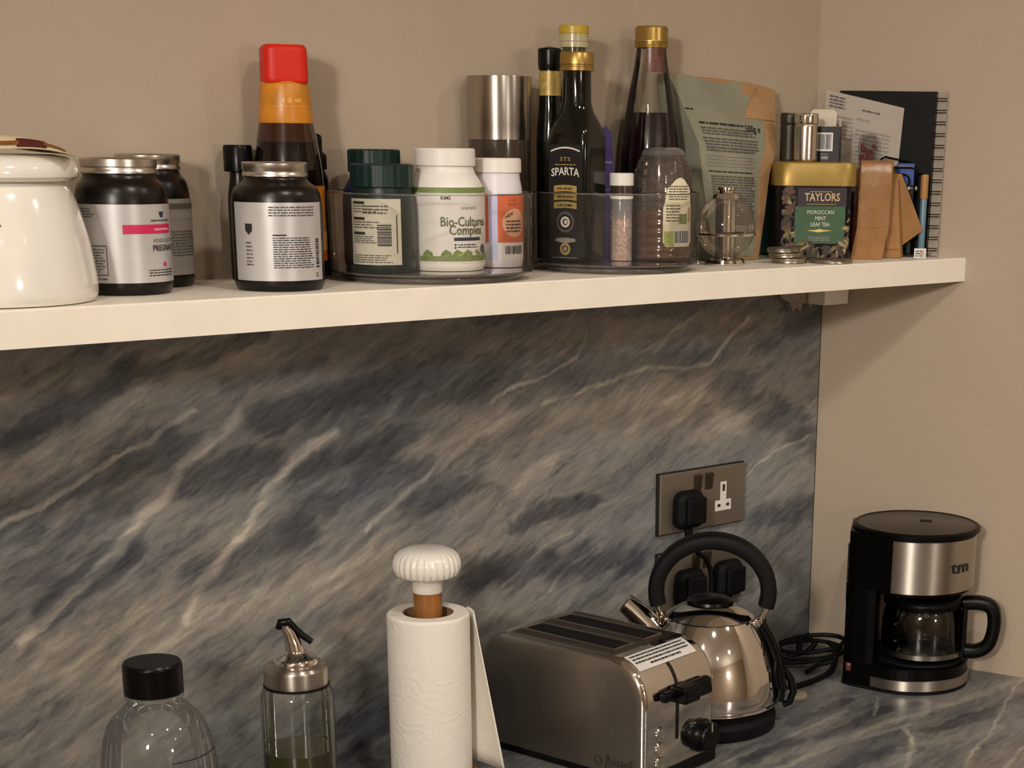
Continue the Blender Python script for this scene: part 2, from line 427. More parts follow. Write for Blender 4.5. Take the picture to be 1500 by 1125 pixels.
def vnoise(x, y, seed):
    rs = np.random.RandomState(seed); G = rs.rand(64, 64)
    xi = np.floor(x).astype(int); yi = np.floor(y).astype(int)
    fx = x - xi; fy = y - yi; fx = fx * fx * (3 - 2 * fx); fy = fy * fy * (3 - 2 * fy)
    a = G[xi % 64, yi % 64]; b = G[(xi + 1) % 64, yi % 64]; c = G[xi % 64, (yi + 1) % 64]; d = G[(xi + 1) % 64, (yi + 1) % 64]
    return (a * (1 - fx) + b * fx) * (1 - fy) + (c * (1 - fx) + d * fx) * fy

def fbm(x, y, seed, o=4):
    r = 0; a = 0.5; t = 0
    for i in range(o):
        r = r + a * vnoise(x * 2 ** i + 13.7 * i, y * 2 ** i + 7.1 * i, seed + i); t += a; a *= 0.55
    return r / t - 0.5

def dist_to(X, Y, pts):
    best = np.full(X.shape, 9.0)
    for (ax, ay), (bx, by) in zip(pts[:-1], pts[1:]):
        dx, dy = bx - ax, by - ay; L2 = dx * dx + dy * dy
        t = np.clip(((X - ax) * dx + (Y - ay) * dy) / L2, 0, 1)
        best = np.minimum(best, np.hypot(X - ax - t * dx, Y - ay - t * dy))
    return best

def sstep(a, b, x):
    t = np.clip((x - a) / (b - a), 0, 1); return t * t * (3 - 2 * t)

def marble(X, Y, lights, darks, ang, off=0.0, gain=1.07):
    ca, sa = math.cos(ang), math.sin(ang)
    wx = X + 0.012 * fbm(X * 16, Y * 16, 3) + 0.006 * fbm(X * 60, Y * 60, 5)
    wy = Y + 0.012 * fbm(X * 16 + 9, Y * 16, 4) + 0.006 * fbm(X * 60, Y * 60 + 5, 6)
    u = wx * ca + wy * sa; v = -wx * sa + wy * ca
    flow = fbm(u * 7, v * 32, 11, 5); fine = fbm(u * 24, v * 120, 21, 4); bigp = fbm(u * 2.0, v * 6, 31, 3)
    rag = fbm(u * 16, v * 70, 91, 4); rag2 = fbm(u * 34, v * 130, 95, 3)
    tone = 0.48 + 0.36 * flow + 0.30 * fine + 0.16 * bigp
    d = np.zeros_like(X)
    for wid, s, pts in darks:
        q = dist_to(wx, wy, pts) / wid + 1.5 * rag + 0.8 * rag2
        d = np.maximum(d, s * (1 - sstep(0.35, 1.25, q)))
    l = np.zeros_like(X); lt = np.zeros_like(X)
    for wid, s, pts in lights:
        w_ = max(wid * 0.80, 0.0028); thin = wid < 0.015
        q = dist_to(wx, wy, pts) / w_ + (0.7 if thin else 1.7) * rag + 0.7 * rag2
        if thin: lt = np.maximum(lt, s * (1 - sstep(0.2, 1.2, q)))
        l = np.maximum(l, s * (1 - sstep(0.2, 1.3, q)))
    tone = tone - 0.28 * d + 0.27 * l + 0.10 * lt
    tone += 0.55 * l * fine - 0.3 * d * fine
    hv = np.abs(fbm(u * 3.0, v * 14, 51, 4)); tone += 0.05 * np.exp(-(hv / 0.008) ** 2)
    rp = np.abs(fbm(u * 12, v * 60, 61, 4)); tone -= 0.10 * np.exp(-(rp / 0.018) ** 2)
    tone += 0.26 * fbm(u * 55, v * 300, 81, 3)
    tone = np.clip(tone + off, 0, 1)
    stops = [(0.0, (50, 51, 54)), (0.25, (82, 82, 83)), (0.48, (117, 114, 109)), (0.7, (142, 136, 126)), (1.0, (182, 173, 159))]
    out = np.zeros(X.shape + (3,))
    xs = [a for a, _ in stops]
    for k in range(3): out[..., k] = np.interp(tone, xs, [c[k] for _, c in stops])
    warm = np.clip(2.2 * fbm(X * 5, Y * 5, 71, 3), -0.5, 1)[..., None]
    out = out * (1 + warm * np.array([0.05, 0.0, -0.06])) * np.array([0.985, 1.0, 1.015]) * gain
    return out / 255

def stone_mat(name, rough):
    m = bpy.data.materials.new(name); m.use_nodes = True; N = m.node_tree.nodes; L = m.node_tree.links
    bs = N['Principled BSDF']
    at = N.new('ShaderNodeAttribute'); at.attribute_name = 'veining'
    tc = N.new('ShaderNodeTexCoord'); nz = N.new('ShaderNodeTexNoise'); nz.inputs['Scale'].default_value = 260; nz.inputs['Detail'].default_value = 4
    L.new(tc.outputs['Object'], nz.inputs['Vector'])
    mp = N.new('ShaderNodeMapRange'); mp.inputs['To Min'].default_value = 0.86; mp.inputs['To Max'].default_value = 1.14
    L.new(nz.outputs['Fac'], mp.inputs['Value'])
    mx = N.new('ShaderNodeVectorMath'); mx.operation = 'SCALE'
    L.new(at.outputs['Color'], mx.inputs[0]); L.new(mp.outputs[0], mx.inputs['Scale'])
    L.new(mx.outputs[0], bs.inputs['Base Color'])
    bs.inputs['Roughness'].default_value = rough; bs.inputs['Specular IOR Level'].default_value = 0.35
    bp = N.new('ShaderNodeBump'); bp.inputs['Strength'].default_value = 0.12; bp.inputs['Distance'].default_value = 0.001
    L.new(nz.outputs['Fac'], bp.inputs['Height']); L.new(bp.outputs['Normal'], bs.inputs['Normal'])
    return m

def stone_slab(name, quadfn, na, nb, colfn, mat, rest):
    """grid face (quadfn(a,b)->3D) carrying the veining colours, plus plain backing faces"""
    A, B = np.meshgrid(np.linspace(0, 1, na + 1), np.linspace(0, 1, nb + 1), indexing='ij')
    P = quadfn(A, B); C = colfn(P)
    vs = P.reshape(-1, 3)
    i = np.arange(na)[:, None] * (nb + 1) + np.arange(nb)[None, :]
    fs = np.stack([i, i + nb + 1, i + nb + 2, i + 1], -1).reshape(-1, 4)
    n0 = len(vs); rv, rf = rest
    allv = vs.tolist() + [tuple(p) for p in rv]
    allf = fs.tolist() + [tuple(k + n0 for k in f) for f in rf]
    me = bpy.data.meshes.new(name); me.from_pydata(allv, [], allf); me.update()
    lin = np.where(C <= 0.04045, C / 12.92, ((C + 0.055) / 1.055) ** 2.4).reshape(-1, 3)
    full = np.concatenate([lin, np.tile(lin.mean(0), (len(rv), 1))], 0)
    ca = me.color_attributes.new('veining', 'FLOAT_COLOR', 'POINT')
    ca.data.foreach_set('color', np.concatenate([full, np.ones((len(full), 1))], 1).ravel().astype(np.float32))
    me.materials.append(mat)
    o = bpy.data.objects.new(name, me); COL.objects.link(o)
    return o

SX0 = -1.75; SX1 = -0.0025; SZ1 = ZB
def q_splash(A, B):
    return np.stack([SX0 + (SX1 - SX0) * A, np.zeros_like(A), 0.0 + SZ1 * B], -1)
g = 0.0005
rv = [(SX0, 0, 0), (SX1, 0, 0), (SX1, 0, SZ1), (SX0, 0, SZ1), (SX0, TP - g, 0), (SX1, TP - g, 0), (SX1, TP - g, SZ1), (SX0, TP - g, SZ1)]
o = stone_slab('splashback', q_splash, 960, 290, lambda P: marble(P[..., 0], P[..., 2], VEINS_LIGHT, VEINS_DARK, math.radians(27)), stone_mat('grey_marble', 0.34),
               (rv, [(0, 1, 5, 4), (1, 2, 6, 5), (2, 3, 7, 6), (3, 0, 4, 7), (4, 5, 6, 7)]))
tag(o, 'large grey veined marble panel on the wall between worktop and shelf', 'splashback')
# dark joint between panel and right wall
struct('trim_1', MB().prism([(SX1, 0.0006), (0.0 + 0.0003, 0.0006), (-0.0035, TP - g), (SX1 - 0.002, TP - g)], 0.0, ZB, M('dark_joint', '#241d17', 0.9)))

CF = -0.62
cr = CF / -abs(WD.y) * WD.x
def q_top(A, B):
    y = CF + (0 - CF) * B
    xr = -y / abs(WD.y) * WD.x - 0.0005
    return np.stack([SX0 + (xr - SX0) * A, y, np.zeros_like(A)], -1)
rv = [(SX0, CF, 0), (cr - .0005, CF, 0), (-.0005, 0, 0), (SX0, 0, 0), (SX0, CF, -0.03), (cr - .0005, CF, -0.03), (-.0005, 0, -0.03), (SX0, 0, -0.03)]
o = stone_slab('countertop', q_top, 640, 260, lambda P: marble(P[..., 0], P[..., 1], TOP_LIGHT, TOP_DARK, math.radians(15), -0.07, 1.02), stone_mat('grey_marble_top', 0.28),
               (rv, [(0, 1, 5, 4), (1, 2, 6, 5), (2, 3, 7, 6), (3, 0, 4, 7), (4, 5, 6, 7)]))
tag(o, 'grey veined marble worktop running into the corner below the shelf', 'worktop')
# plain carcass under the worktop (below the picture)
cb = thing('base_cabinet', 'plain cream base cabinet carrying the grey marble worktop', 'cabinet', (-0.85, -0.30, FLZ))
CABM = M('cabinet_paint', '#cfc6b6', 0.5)
MB().box((0, 0, 0.435), (1.7, 0.54, 0.868), CABM, 0.002).build('body', cb)
for k in range(3):
    d_ = MB().box((-0.56 + 0.56 * k, -0.281, 0.45), (0.55, 0.02, 0.80), CABM, 0.003).build('door', cb)
    MB().box((-0.56 + 0.56 * k + 0.2, -0.296, 0.80), (0.12, 0.012, 0.012), STEEL, 0.003).build('handle', d_)

# housing for the added spot that brightens the right wall (outside the picture)
ws = thing('added_spotlight', 'added white fill spot on the far left of the room, unseen', 'light', FILL_SPOT[:3])
MB().lathe([(0.0, 0.30), (0.05, 0.30), (0.05, 0.16), (0.0, 0.158)], WHITEP, 28).build('housing', ws)
MB().tube([(0, 0, 0.29), (0, 0, CEIL - FILL_SPOT[2])], 0.008, WHITEP, 10).build('stem', ws)

# ---- shelf
xs1 = SD / abs(WD.y) * WD.x
mb = MB()
poly = [(-1.75, -SD), (xs1 - 0.0004, -SD), (XC - 0.0004, TP - 0.0003), (-1.75, TP - 0.0003)]
bz = [ZB, ZB + 0.003, ZB + 0.001, ZB]
vs = [(x, y, b) for (x, y), b in zip(poly, bz)] + [(x, y, ZT - 0.0015) for x, y in poly]
ins = 0.0015
top = [(-1.75, -SD + ins), (xs1 - 0.0004, -SD + ins), (XC - 0.0004, TP - 0.0003), (-1.75, TP - 0.0003)]
vs += [(x, y, ZT) for x, y in top]
mb.add(vs, [(3, 2, 1, 0), (0, 1, 5, 4), (1, 2, 6, 5), (2, 3, 7, 6), (3, 0, 4, 7), (4, 5, 9, 8), (5, 6, 10, 9), (6, 7, 11, 10), (7, 4, 8, 11), (8, 9, 10, 11)], SHELFM)
shelf = mb.build('wall_shelf')
tag(shelf, 'long cream painted shelf above the marble, crowded with jars and bottles', 'shelf')
# rough batten and plaster under the shelf's far end
sb_ = thing('shelf_batten', 'short cream batten with ragged plaster under the right shelf end', 'batten', (-0.022, -0.0115, 0.5130))
MB().box((0.001, -0.0165, 0), (0.048, 0.032, 0.0335), SHELFM, 0.0015).build('block', sb_)
PLAST = M('plaster', '#8d8375', 0.9, var=0.15, nscale=90, bump=0.5)
vs = []; rg = random.Random(5); top_z = 0.016
pts = [(-0.008, -0.013), (-0.014, -0.024), (-0.020, -0.017), (-0.03, -0.015), (-0.036, -0.027), (-0.043, -0.020), (-0.050, -0.027), (-0.058, -0.013), (-0.07, -0.009), (-0.08, 0.001), (-0.08, top_z), (-0.008, top_z)]
MB().prism(pts, 0.0005, 0.0105, PLAST, axis='y').build('plaster_patch', sb_)

# ---- ceiling fittings (above the picture)
LAMPM = bpy.data.materials.new('lamp_glow'); LAMPM.use_nodes = True
_b = LAMPM.node_tree.nodes['Principled BSDF']; _b.inputs['Emission Color'].default_value = (1, 0.82, 0.6, 1); _b.inputs['Emission Strength'].default_value = 8
for k, (x, y, e) in enumerate(DOWNLIGHTS):
    c_ = thing('ceiling_light', ['recessed ceiling downlight above the left end of the shelf', 'recessed ceiling downlight above the middle of the shelf', 'recessed ceiling downlight above the right wall corner', 'recessed ceiling downlight further into the room, left one', 'recessed ceiling downlight further into the room, right one'][k], 'light', (x, y, CEIL), group='ceiling downlights')
    MB().lathe([(0.05, 0), (0.05, -0.008), (0.035, -0.010), (0.034, -0.002)], WHITEP, 28).build('ring', c_)
    MB().lathe([(0.034, -0.002), (0.0001, -0.003)], LAMPM, 28).build('lamp', c_)
for k, (x, y, z, e) in enumerate(FILL_LAMPS):  # hanging fittings made up for the added fill lamps
    c_ = thing('fill_lamp', ['added unseen fill lamp hanging in the room at the left', 'added unseen fill lamp hanging in the room at the right'][k], 'lamp', (x, y, CEIL))
    MB().lathe([(0, 0), (0.05, -0.001), (0.05, -0.02), (0, -0.022)], BLACKP, 24).build('ceiling_rose', c_)
    MB().tube([(0, 0, -0.02), (0, 0, z - CEIL + 0.16)], 0.003, BLACKP, 8).build('cord', c_)
    MB().lathe([(0.0, 0.165), (0.03, 0.16), (0.034, 0.13), (0.0, 0.128)], BLACKP, 24).build('lamp_holder', c_).location = (0, 0, z - CEIL)
# ------------------------------------------------------------------ things on the shelf
# white crock with a patterned packet lying on it
P = (-1.2074, -0.100)
t = thing('ceramic_crock', 'large white glazed crock with a rolled rim at the left end of the shelf', 'crock', (P[0], P[1], ZT), face(*P))
prof = fillet([(0.0, 0.001), (0.085, 0.001, 0), (0.0885, 0.006, 0.004), (0.0885, 0.02, 0.02), (0.084, 0.055, 0.03), (0.073, 0.095, 0.03), (0.0665, 0.103, 0.01)])
MB().lathe(prof, CERAMIC, 64).build('body', t)
rp = [(0.066, 0.103), (0.074, 0.1035), (0.0785, 0.107), (0.0795, 0.113), (0.077, 0.119), (0.070, 0.1235), (0.058, 0.1255), (0.03, 0.1260), (0.0, 0.1262)]
MB().lathe(rp, CERAMIC, 64).build('lid', t)
def crad(z):
    for (r0, z0), (r1, z1) in zip(prof[:-1], prof[1:]):
        if z0 <= z <= z1 and z1 > z0: return r0 + (r1 - r0) * (z - z0) / (z1 - z0)
    return 0.08
pr2 = Print(lambda s, h, e=0: (lambda r, a: (r * math.sin(a), -r * math.cos(a), h))(crad(h) + e + 0.0006, s / 0.08))
pr2.text('ic', 0.0040, 0.0675, 0.0165, INK, sx=1.1)
pr2.build('lettering', t)
pk = thing('food_packet', 'crumpled cream packet with dark red and black print lying on the white crock', 'packet', (P[0], P[1], ZT + 0.1252), face(*P))
mb = MB(); nx, ny = 22, 14; vs = []; fs = []
def pkz(a, b, up):
    base = 0.010 * (1 - (2 * a - 1) ** 4) * (1 - (2 * b - 1) ** 4)
    z = (1 if up else 0.12) * base + 0.0018 * math.sin(9 * a + 4 * b) * math.sin(7 * b + 1) + 0.002 - 0.0075 * max(0, (2 * a - 1)) ** 2
    return z + 0.0045
for up in (1, 0):
    for j in range(ny + 1):
        for i in range(nx + 1):
            a, b = i / nx, j / ny
            vs.append(((a - 0.5) * 0.150, (b - 0.5) * 0.095 - 0.01 + 0.004 * math.sin(6 * a), pkz(a, b, up)))
o1 = (nx + 1) * (ny + 1)
for k in (0, 1):
    for j in range(ny):
        for i in range(nx):
            q = k * o1 + j * (nx + 1) + i; fs.append((q, q + 1, q + nx + 2, q + nx + 1))
for i in range(nx): fs.append((i, i + 1, o1 + i + 1, o1 + i)); q = ny * (nx + 1) + i; fs.append((q, q + 1, o1 + q + 1, o1 + q))
for j in range(ny): q = j * (nx + 1); fs.append((q, q + nx + 1, o1 + q + nx + 1, o1 + q)); q += nx; fs.append((q, q + nx + 1, o1 + q + nx + 1, o1 + q))
mb.add(vs, fs, M('packet_film', '#d8c7a2', 0.45, var=0.15, nscale=30), True).build('wrapper', pk)
def pmap(s, h, e=0):
    a = s / 0.150 + 0.5; b = h / 0.095 + 0.5
    return (s, h - 0.01 + 0.004 * math.sin(6 * a), pkz(a, b, 1) + e + 0.0006)
pp = Print(pmap, step=0.006)
BRN = M('brown_ink', '#7a4a1e', 0.5, var=0.2); DRED = M('dark_red_ink', '#4c1512', 0.5)
for (a, b, c_, d_, m_) in [(0.028, -0.047, 0.052, -0.036, DRED), (0.05, -0.044, 0.068, -0.038, BRN), (0.015, -0.045, 0.03, -0.040, BRN), (0.062, -0.036, 0.073, -0.030, INK)]: pp.rect(a, b, c_, d_, m_)
pp.build('print', pk); pp = Print(pmap, step=0.006)
for (a, b) in [(-0.03, 0.0), (-0.018, 0.006), (-0.006, -0.004), (0.004, 0.008)]:
    pp.poly([(a, b), (a + 0.012, b + 0.003), (a + 0.013, b + 0.007), (a + 0.004, b + 0.005)], INK)
pp.build('dark_print', pk)

def amber_jar(name, label, x, y, h, r, lr, extra=0.0, z=ZT):
    t = thing(name, label, 'jar', (x, y, z), face(x, y, extra), group='amber supplement jars')
    f = h / 0.1196
    pr = fillet([(0.0, 0.0005), (r * 0.93, 0.0005), (r, 0.006 * f, 0.004), (r, 0.083 * f, 0.012), (r * 0.93, 0.096 * f, 0.010), (lr * 0.95, 0.102 * f, 0.006), (lr * 0.93, 0.112 * f)], 5)
    MB().lathe(pr, AMBER, 48).build('glass_body', t)
    l0 = 0.1055 * f; lp = [(lr * 0.97, l0), (lr, l0 + 0.001), (lr, l0 + 0.003), (lr * 0.975, l0 + 0.0042), (lr * 0.975, l0 + 0.006), (lr, l0 + 0.007), (lr, h - 0.0012), (lr - 0.0012, h), (lr * 0.9, h), (lr * 0.88, h - 0.0008), (0, h - 0.0008)]
    MB().lathe(lp, SILVERLID, 48).build('lid', t)
    return t, f

# front left jar with pink band
JX, JY, JR, JH = -1.0745, -0.085, 0.0425, 0.1224
t, f = amber_jar('supplement_jar', 'amber glass jar with silver label and bright pink band beside the white crock', JX, JY, JH, JR, 0.0347)
fm = cylmap(JR + 0.0004)
lb = sheet(fm, -0.085, 0.085, 0.0115 * f, 0.080 * f, LABELS, 'label', t, nx=40)
p = Print(fm)
s0 = 0.0255
p.rect(s0 - 0.026, 0.0545 * f, s0 + 0.028, 0.0625 * f, PINK); p.rect(s0 + 0.004, 0.0572 * f, s0 + 0.024, 0.0592 * f, M('pale_pink_ink', '#e08aa8', .5), 0.0007)
p.poly([(s0 + 0.011, 0.0735 * f), (s0 + 0.018, 0.0735 * f), (s0 + 0.0165, 0.069 * f), (s0 + 0.0145, 0.068 * f), (s0 + 0.0125, 0.069 * f)], NAVYINK)
p.lines(s0 + 0.001, s0 + 0.028, 0.0645 * f, 0.0672 * f, 1, GREYINK, 0.55, 0, 2)
p.text('FOOD-GROWN', s0 + 0.018, 0.0465 * f, 0.0052, GREYINK, 0.82); p.text('PREGNANCY', s0 + 0.020, 0.0392 * f, 0.0078, INK, 0.82, True)
p.disc(s0 + 0.0155, 0.0272 * f, 0.0022, PINK)
p.lines(s0 - 0.004, s0 + 0.03, 0.0165 * f, 0.0235 * f, 3, INK, 0.42, 0.1, 4)
p.build('front_print', lb); p = Print(fm)
p.lines(-0.047, -0.025, 0.068 * f, 0.077 * f, 4, GREYINK, 0.45, 0.3, 6)
p.build('side_print', lb); p = Print(fm)
for a, b, c_, d_ in [(-0.034, 0.0435, -0.016, 0.0445), (-0.034, 0.018, -0.016, 0.019), (-0.034, 0.018, -0.0333, 0.0445), (-0.0167, 0.018, -0.016, 0.0445)]: p.rect(a, b * f, c_, d_ * f, GREYINK)
p.lines(-0.032, -0.018, 0.020 * f, 0.042 * f, 9, GREYINK, 0.45, 0.4, 8); p.lines(-0.030, -0.017, 0.0135 * f, 0.0165 * f, 1, GREYINK, 0.5, 0, 9)
p.build('table_print', lb)
# jar behind it
t, f = amber_jar('supplement_jar', 'amber glass jar with a dull grey label behind the pink-banded jar', -1.0135, -0.0215, 0.1255, 0.0385, 0.0312)
fm = cylmap(0.0385 + 0.0004)
lb = sheet(fm, -0.075, 0.075, 0.0115 * f, 0.080 * f, LABELG, 'label', t, nx=40)
p = Print(fm)
p.rect(0.008, 0.071 * f, 0.06, 0.076 * f, GREYINK); p.rect(0.008, 0.062 * f, 0.06, 0.069 * f, PALEINK)
p.lines(0.012, 0.055, 0.028 * f, 0.052 * f, 9, GREYINK, 0.5, 0.2, 12); p.rect(0.008, 0.0195 * f, 0.06, 0.0205 * f, PALEINK)
p.build('print', lb)
# jar in the middle with small print and code
JX, JY, JR, JH = -0.9336, -0.125, 0.0436, 0.1196
t, f = amber_jar('supplement_jar', 'amber glass jar showing fine print and barcode, in front of the red-capped bottle', JX, JY, JH, JR, 0.0312)
fm = cylmap(JR + 0.0004)
lb = sheet(fm, -0.049, 0.052, 0.0105, 0.083, LABELS, 'label', t, nx=36)
p = Print(fm)
p.lines(-0.008, 0.040, 0.070, 0.080, 4, GREYINK, 0.5, 0.08, 21)
p.rect(-0.005, 0.0525, 0.008, 0.0538, INK); p.lines(-0.005, 0.037, 0.022, 0.0515, 14, INK, 0.42, 0.12, 22)
p.barcode(0.040, 0.020, 0.0455, 0.052, None, INK, False, 23); p.lines(0.040, 0.044, 0.013, 0.018, 2, GREYINK, 0.5, 0.3, 24)
p.build('print', lb); p = Print(fm)
p.poly([(-0.033, 0.0635), (-0.025, 0.0635), (-0.025, 0.057), (-0.029, 0.053), (-0.033, 0.057)], INK)
p.build('emblem', lb); p = Print(fm)
p.lines(-0.033, -0.025, 0.030, 0.0475, 5, GREYINK, 0.4, 0.3, 25); p.lines(-0.033, -0.025, 0.024, 0.030, 2, GREYINK, 0.5, 0.1, 26)
p.build('print', lb)

# black capped bottle hidden behind
x, y = -0.9040, -0.0030
t = thing('capped_bottle', 'small bottle with glossy black cap peeking out left of the red-capped bottle', 'bottle', (x, y, ZT), face(x, y))
MB().lathe(fillet([(0, 0.0005), (0.012, 0.0005), (0.0125, 0.004, 0.003), (0.0125, 0.085, 0.01), (0.009, 0.103, 0.006), (0.009, 0.112)]), AMBER, 28).build('glass_body', t)
MB().lathe([(0.0125, 0.108), (0.0150, 0.1085), (0.0150, 0.132), (0.0138, 0.1345), (0, 0.1345)], BLACKP, 28, fn=lambda a, z: 1 + 0.015 * math.cos(22 * a)).build('cap', t)

# red capped sauce bottle
x, y = -0.8600, -0.0270
t = thing('sauce_bottle', 'tall dark sauce bottle with red cap and orange neck band', 'bottle', (x, y, ZT), face(x, y, 0.15))
SAUCE = M('dark_sauce_glass', '#140805', 0.12, var=0.2, spec=0.4)
BROWNG = M('brown_glass_mid', '#33170c', 0.12, var=0.2, spec=0.6)
ORANGE = M('orange_label', '#c67f1c', 0.35, var=0.15, nscale=70)
ORD = M('orange_band_print', '#d79a3a', 0.4)
b1 = fillet([(0, 0.0005), (0.034, 0.0005), (0.036, 0.005, 0.003), (0.036, 0.098, 0.02), (0.0335, 0.122, 0.02), (0.0272, 0.1565)], 5)
MB().lathe(b1, SAUCE, 40).build('glass_body', t)
MB().lathe([(0.0310, 0.138), (0.0274, 0.1567), (0.0273, 0.1567)], BROWNG, 40).build('shoulder', t)
nb = MB().lathe([(0.0277, 0.1562), (0.0278, 0.1566), (0.0246, 0.193), (0.024, 0.1945), (0.022, 0.197)], ORANGE, 40).build('neck_band', t)
p = Print(cylmap(0.0268, slope=0))
pm = lambda s, h, e=0: (lambda r, a: (r * math.sin(a), -r * math.cos(a), h))(0.0278 - 0.0032 * (h - 0.1566) / 0.0365 + 0.0003 + e, s / 0.0262)
p = Print(pm)
p.rect(-0.022, 0.1715, 0.026, 0.1722, ORD); p.rect(-0.008, 0.1755, -0.004, 0.1805, ORD); p.rect(-0.002, 0.1752, 0.003, 0.1802, ORD); p.rect(0.005, 0.176, 0.013, 0.1798, ORD)
p.build('print', nb)
def sqf(a, z):
    return 1.0 / (abs(math.cos(a)) ** 5 + abs(math.sin(a)) ** 5) ** (1 / 5.0) * 0.93
REDC = M('red_cap', '#cf2410', 0.45, var=0.06, spec=0.3)
MB().lathe(fillet([(0.020, 0.1945), (0.0235, 0.1950), (0.0245, 0.1975, 0.002), (0.0240, 0.2285, 0.003), (0.021, 0.2315), (0, 0.2323)]), REDC, 48, fn=sqf).build('cap', t)
fm = cylmap(0.0364)
lb = sheet(fm, -0.055, 0.055, 0.020, 0.095, ORANGE, 'label', t, nx=30)
p = Print(fm)
p.rect(-0.055, 0.020, 0.055, 0.030, M('orange_red_ink', '#c2561c', .5)); p.rect(-0.055, 0.031, 0.055, 0.050, M('pale_orange_ink', '#cf9f5c', .5, var=.3, nscale=150)); p.disc(0.028, 0.055, 0.006, BRN)
p.disc(0.024, 0.045, 0.003, BRN); p.build('print', lb)

# small black bottle at its right
x, y = -0.8050, 0.0050
t = thing('dropper_bottle', 'narrow black bottle with a stepped cap between the red-capped bottle and the green-lidded tubs', 'bottle', (x, y, ZT), face(x, y))
MB().lathe(fillet([(0, 0.0005), (0.0105, 0.0005), (0.011, 0.003, 0.002), (0.011, 0.102, 0.006), (0.006, 0.112)]), BLACKP, 24).build('glass_body', t)
MB().lathe(fillet([(0.0095, 0.110), (0.0098, 0.1105), (0.0098, 0.125, 0.002), (0.0055, 0.128, 0.002), (0.0055, 0.145, 0.003), (0, 0.147)]), BLACKM, 24).build('cap', t)

# ---- turntable trays
TF = 0.0105
def tray(label, x, y, r, hgt):
    t = thing('turntable_tray', label, 'tray', (x, y, ZT), face(x, y))
    MB().lathe(fillet([(0, 0.0003), (r * 0.86, 0.0003), (r * 0.88, 0.002, 0.002), (r * 0.88, 0.0062, 0.001), (0, 0.0062)]), ACRYLE, 72).build('base_disc', t)
    MB().lathe([(0, 0.0072), (r - 0.004, 0.0072), (r, 0.0085), (r, 0.0098), (r - 0.002, 0.0102), (0, 0.0102)], ACRYLE, 72).build('tray_floor', t)
    wl = MB().lathe([(r - 0.0004, 0.0102), (r, hgt)], ACRYL, 80).build('rim_wall', t)
    MB().lathe([(r - 0.0014, hgt), (r + 0.0006, hgt - 0.0006), (r + 0.0008, hgt + 0.0008), (r - 0.0012, hgt + 0.001), (r - 0.0014, hgt)], ACRYLE, 80).build('rim_lip', wl)
    return t
tray('clear acrylic turntable tray holding the white supplement tubs', -0.7275, -0.0900, 0.1085, 0.0885)
tray('clear acrylic turntable tray holding the olive oil bottle and honey jar', -0.4725, -0.100, 0.096, 0.0865)
ZF = ZT + TF

def tub(name, label, x, y, ztop, r, cr, capm, bodym, capz, rz=0.0, ribs=0, group=None):
    t = thing(name, label, 'tub', (x, y, ZF), face(x, y, rz), group)
    h = ztop - ZF; c0 = capz - ZF
    MB().lathe(fillet([(0, 0.0004), (r * 0.94, 0.0004), (r, 0.005, 0.004), (r, c0 * 0.80, 0.012), (cr * 0.93, c0 * 0.955, 0.006), (cr * 0.93, c0 + 0.002)], 5), bodym, 48).build('tub_body', t)
    MB().lathe([(cr * 0.95, c0), (cr, c0 + 0.0008), (cr, h - 0.0015), (cr - 0.0015, h), (cr * 0.5, h - 0.0003), (0, h - 0.0003)], capm, 96 if ribs else 48,
               fn=(lambda a, z: 1 + (0.028 * (0.5 + 0.5 * math.cos(ribs * a)) if z < h - 0.001 else 0)) if ribs else None).build('lid', t)
    return t, h
TEALB = M('dark_teal_tub', '#122521', 0.38, var=0.1, spec=0.35)
NAVYB = M('navy_tub', '#1c2446', 0.4, var=0.1)
# front green-lidded tub
x, y = -0.7995, -0.1085
t, h = tub('supplement_tub', 'dark green lidded tub with a white barcode label, front left of its tray', x, y, 0.6815, 0.0325, 0.0318, TEALP, TEALB, 0.6585, 0.0, 20)
fm = cylmap(0.0325 + 0.0004)
lb = sheet(fm, -0.043, 0.0185, 0.0085, 0.0735, M('off_white_label', '#cdc8b6', .5, var=.04), 'label', t, nx=28)
p = Print(fm)
for k, (yy, n_) in enumerate([(0.071, 3), (0.0555, 3), (0.041, 4)]):
    p.rect(-0.037, yy - 0.0028, -0.020, yy, INK); p.lines(-0.037, -0.004 if k == 1 else -0.006, yy - 0.0115, yy - 0.0035, n_, GREYINK, 0.45, 0.25, 31 + k)
p.lines(-0.022, 0.008, 0.058, 0.068, 3, GREYINK, 0.45, 0.2, 35)
p.lines(-0.037, 0.010, 0.010, 0.019, 4, GREYINK, 0.45, 0.2, 36); p.barcode(-0.008, 0.0255, 0.009, 0.051, None, INK, False, 37)
p.rect(0.0128, 0.020, 0.0142, 0.058, GREYINK)
p.build('print', lb)
# rear green-lidded tub
x, y = -0.7660, -0.0440
t, h = tub('supplement_tub', 'dark green lidded navy tub standing behind the barcode-labelled tub', x, y, 0.6955, 0.0345, 0.0272, TEALP, NAVYB, 0.6720, 0.3, 18)
fm = cylmap(0.0345 + 0.0004)
lb = sheet(fm, -0.02, 0.046, 0.012, 0.080, M('navy_label', '#24305f', .4), 'label', t, nx=24)
sheet(fm, 0.0375, 0.0405, 0.012, 0.080, LABELW, 'label_edge', lb, e=0.0004, nx=2)
# orange lid glimpsed behind
x, y = -0.717, -0.0200
t, h = tub('supplement_tub', 'tub with orange lid barely showing between green lids and white tub', x, y, 0.6735, 0.0165, 0.0165, M('orange_lid', '#c4642a', .4), M('amber_tub', '#3a1d10', .3), 0.660, 0)
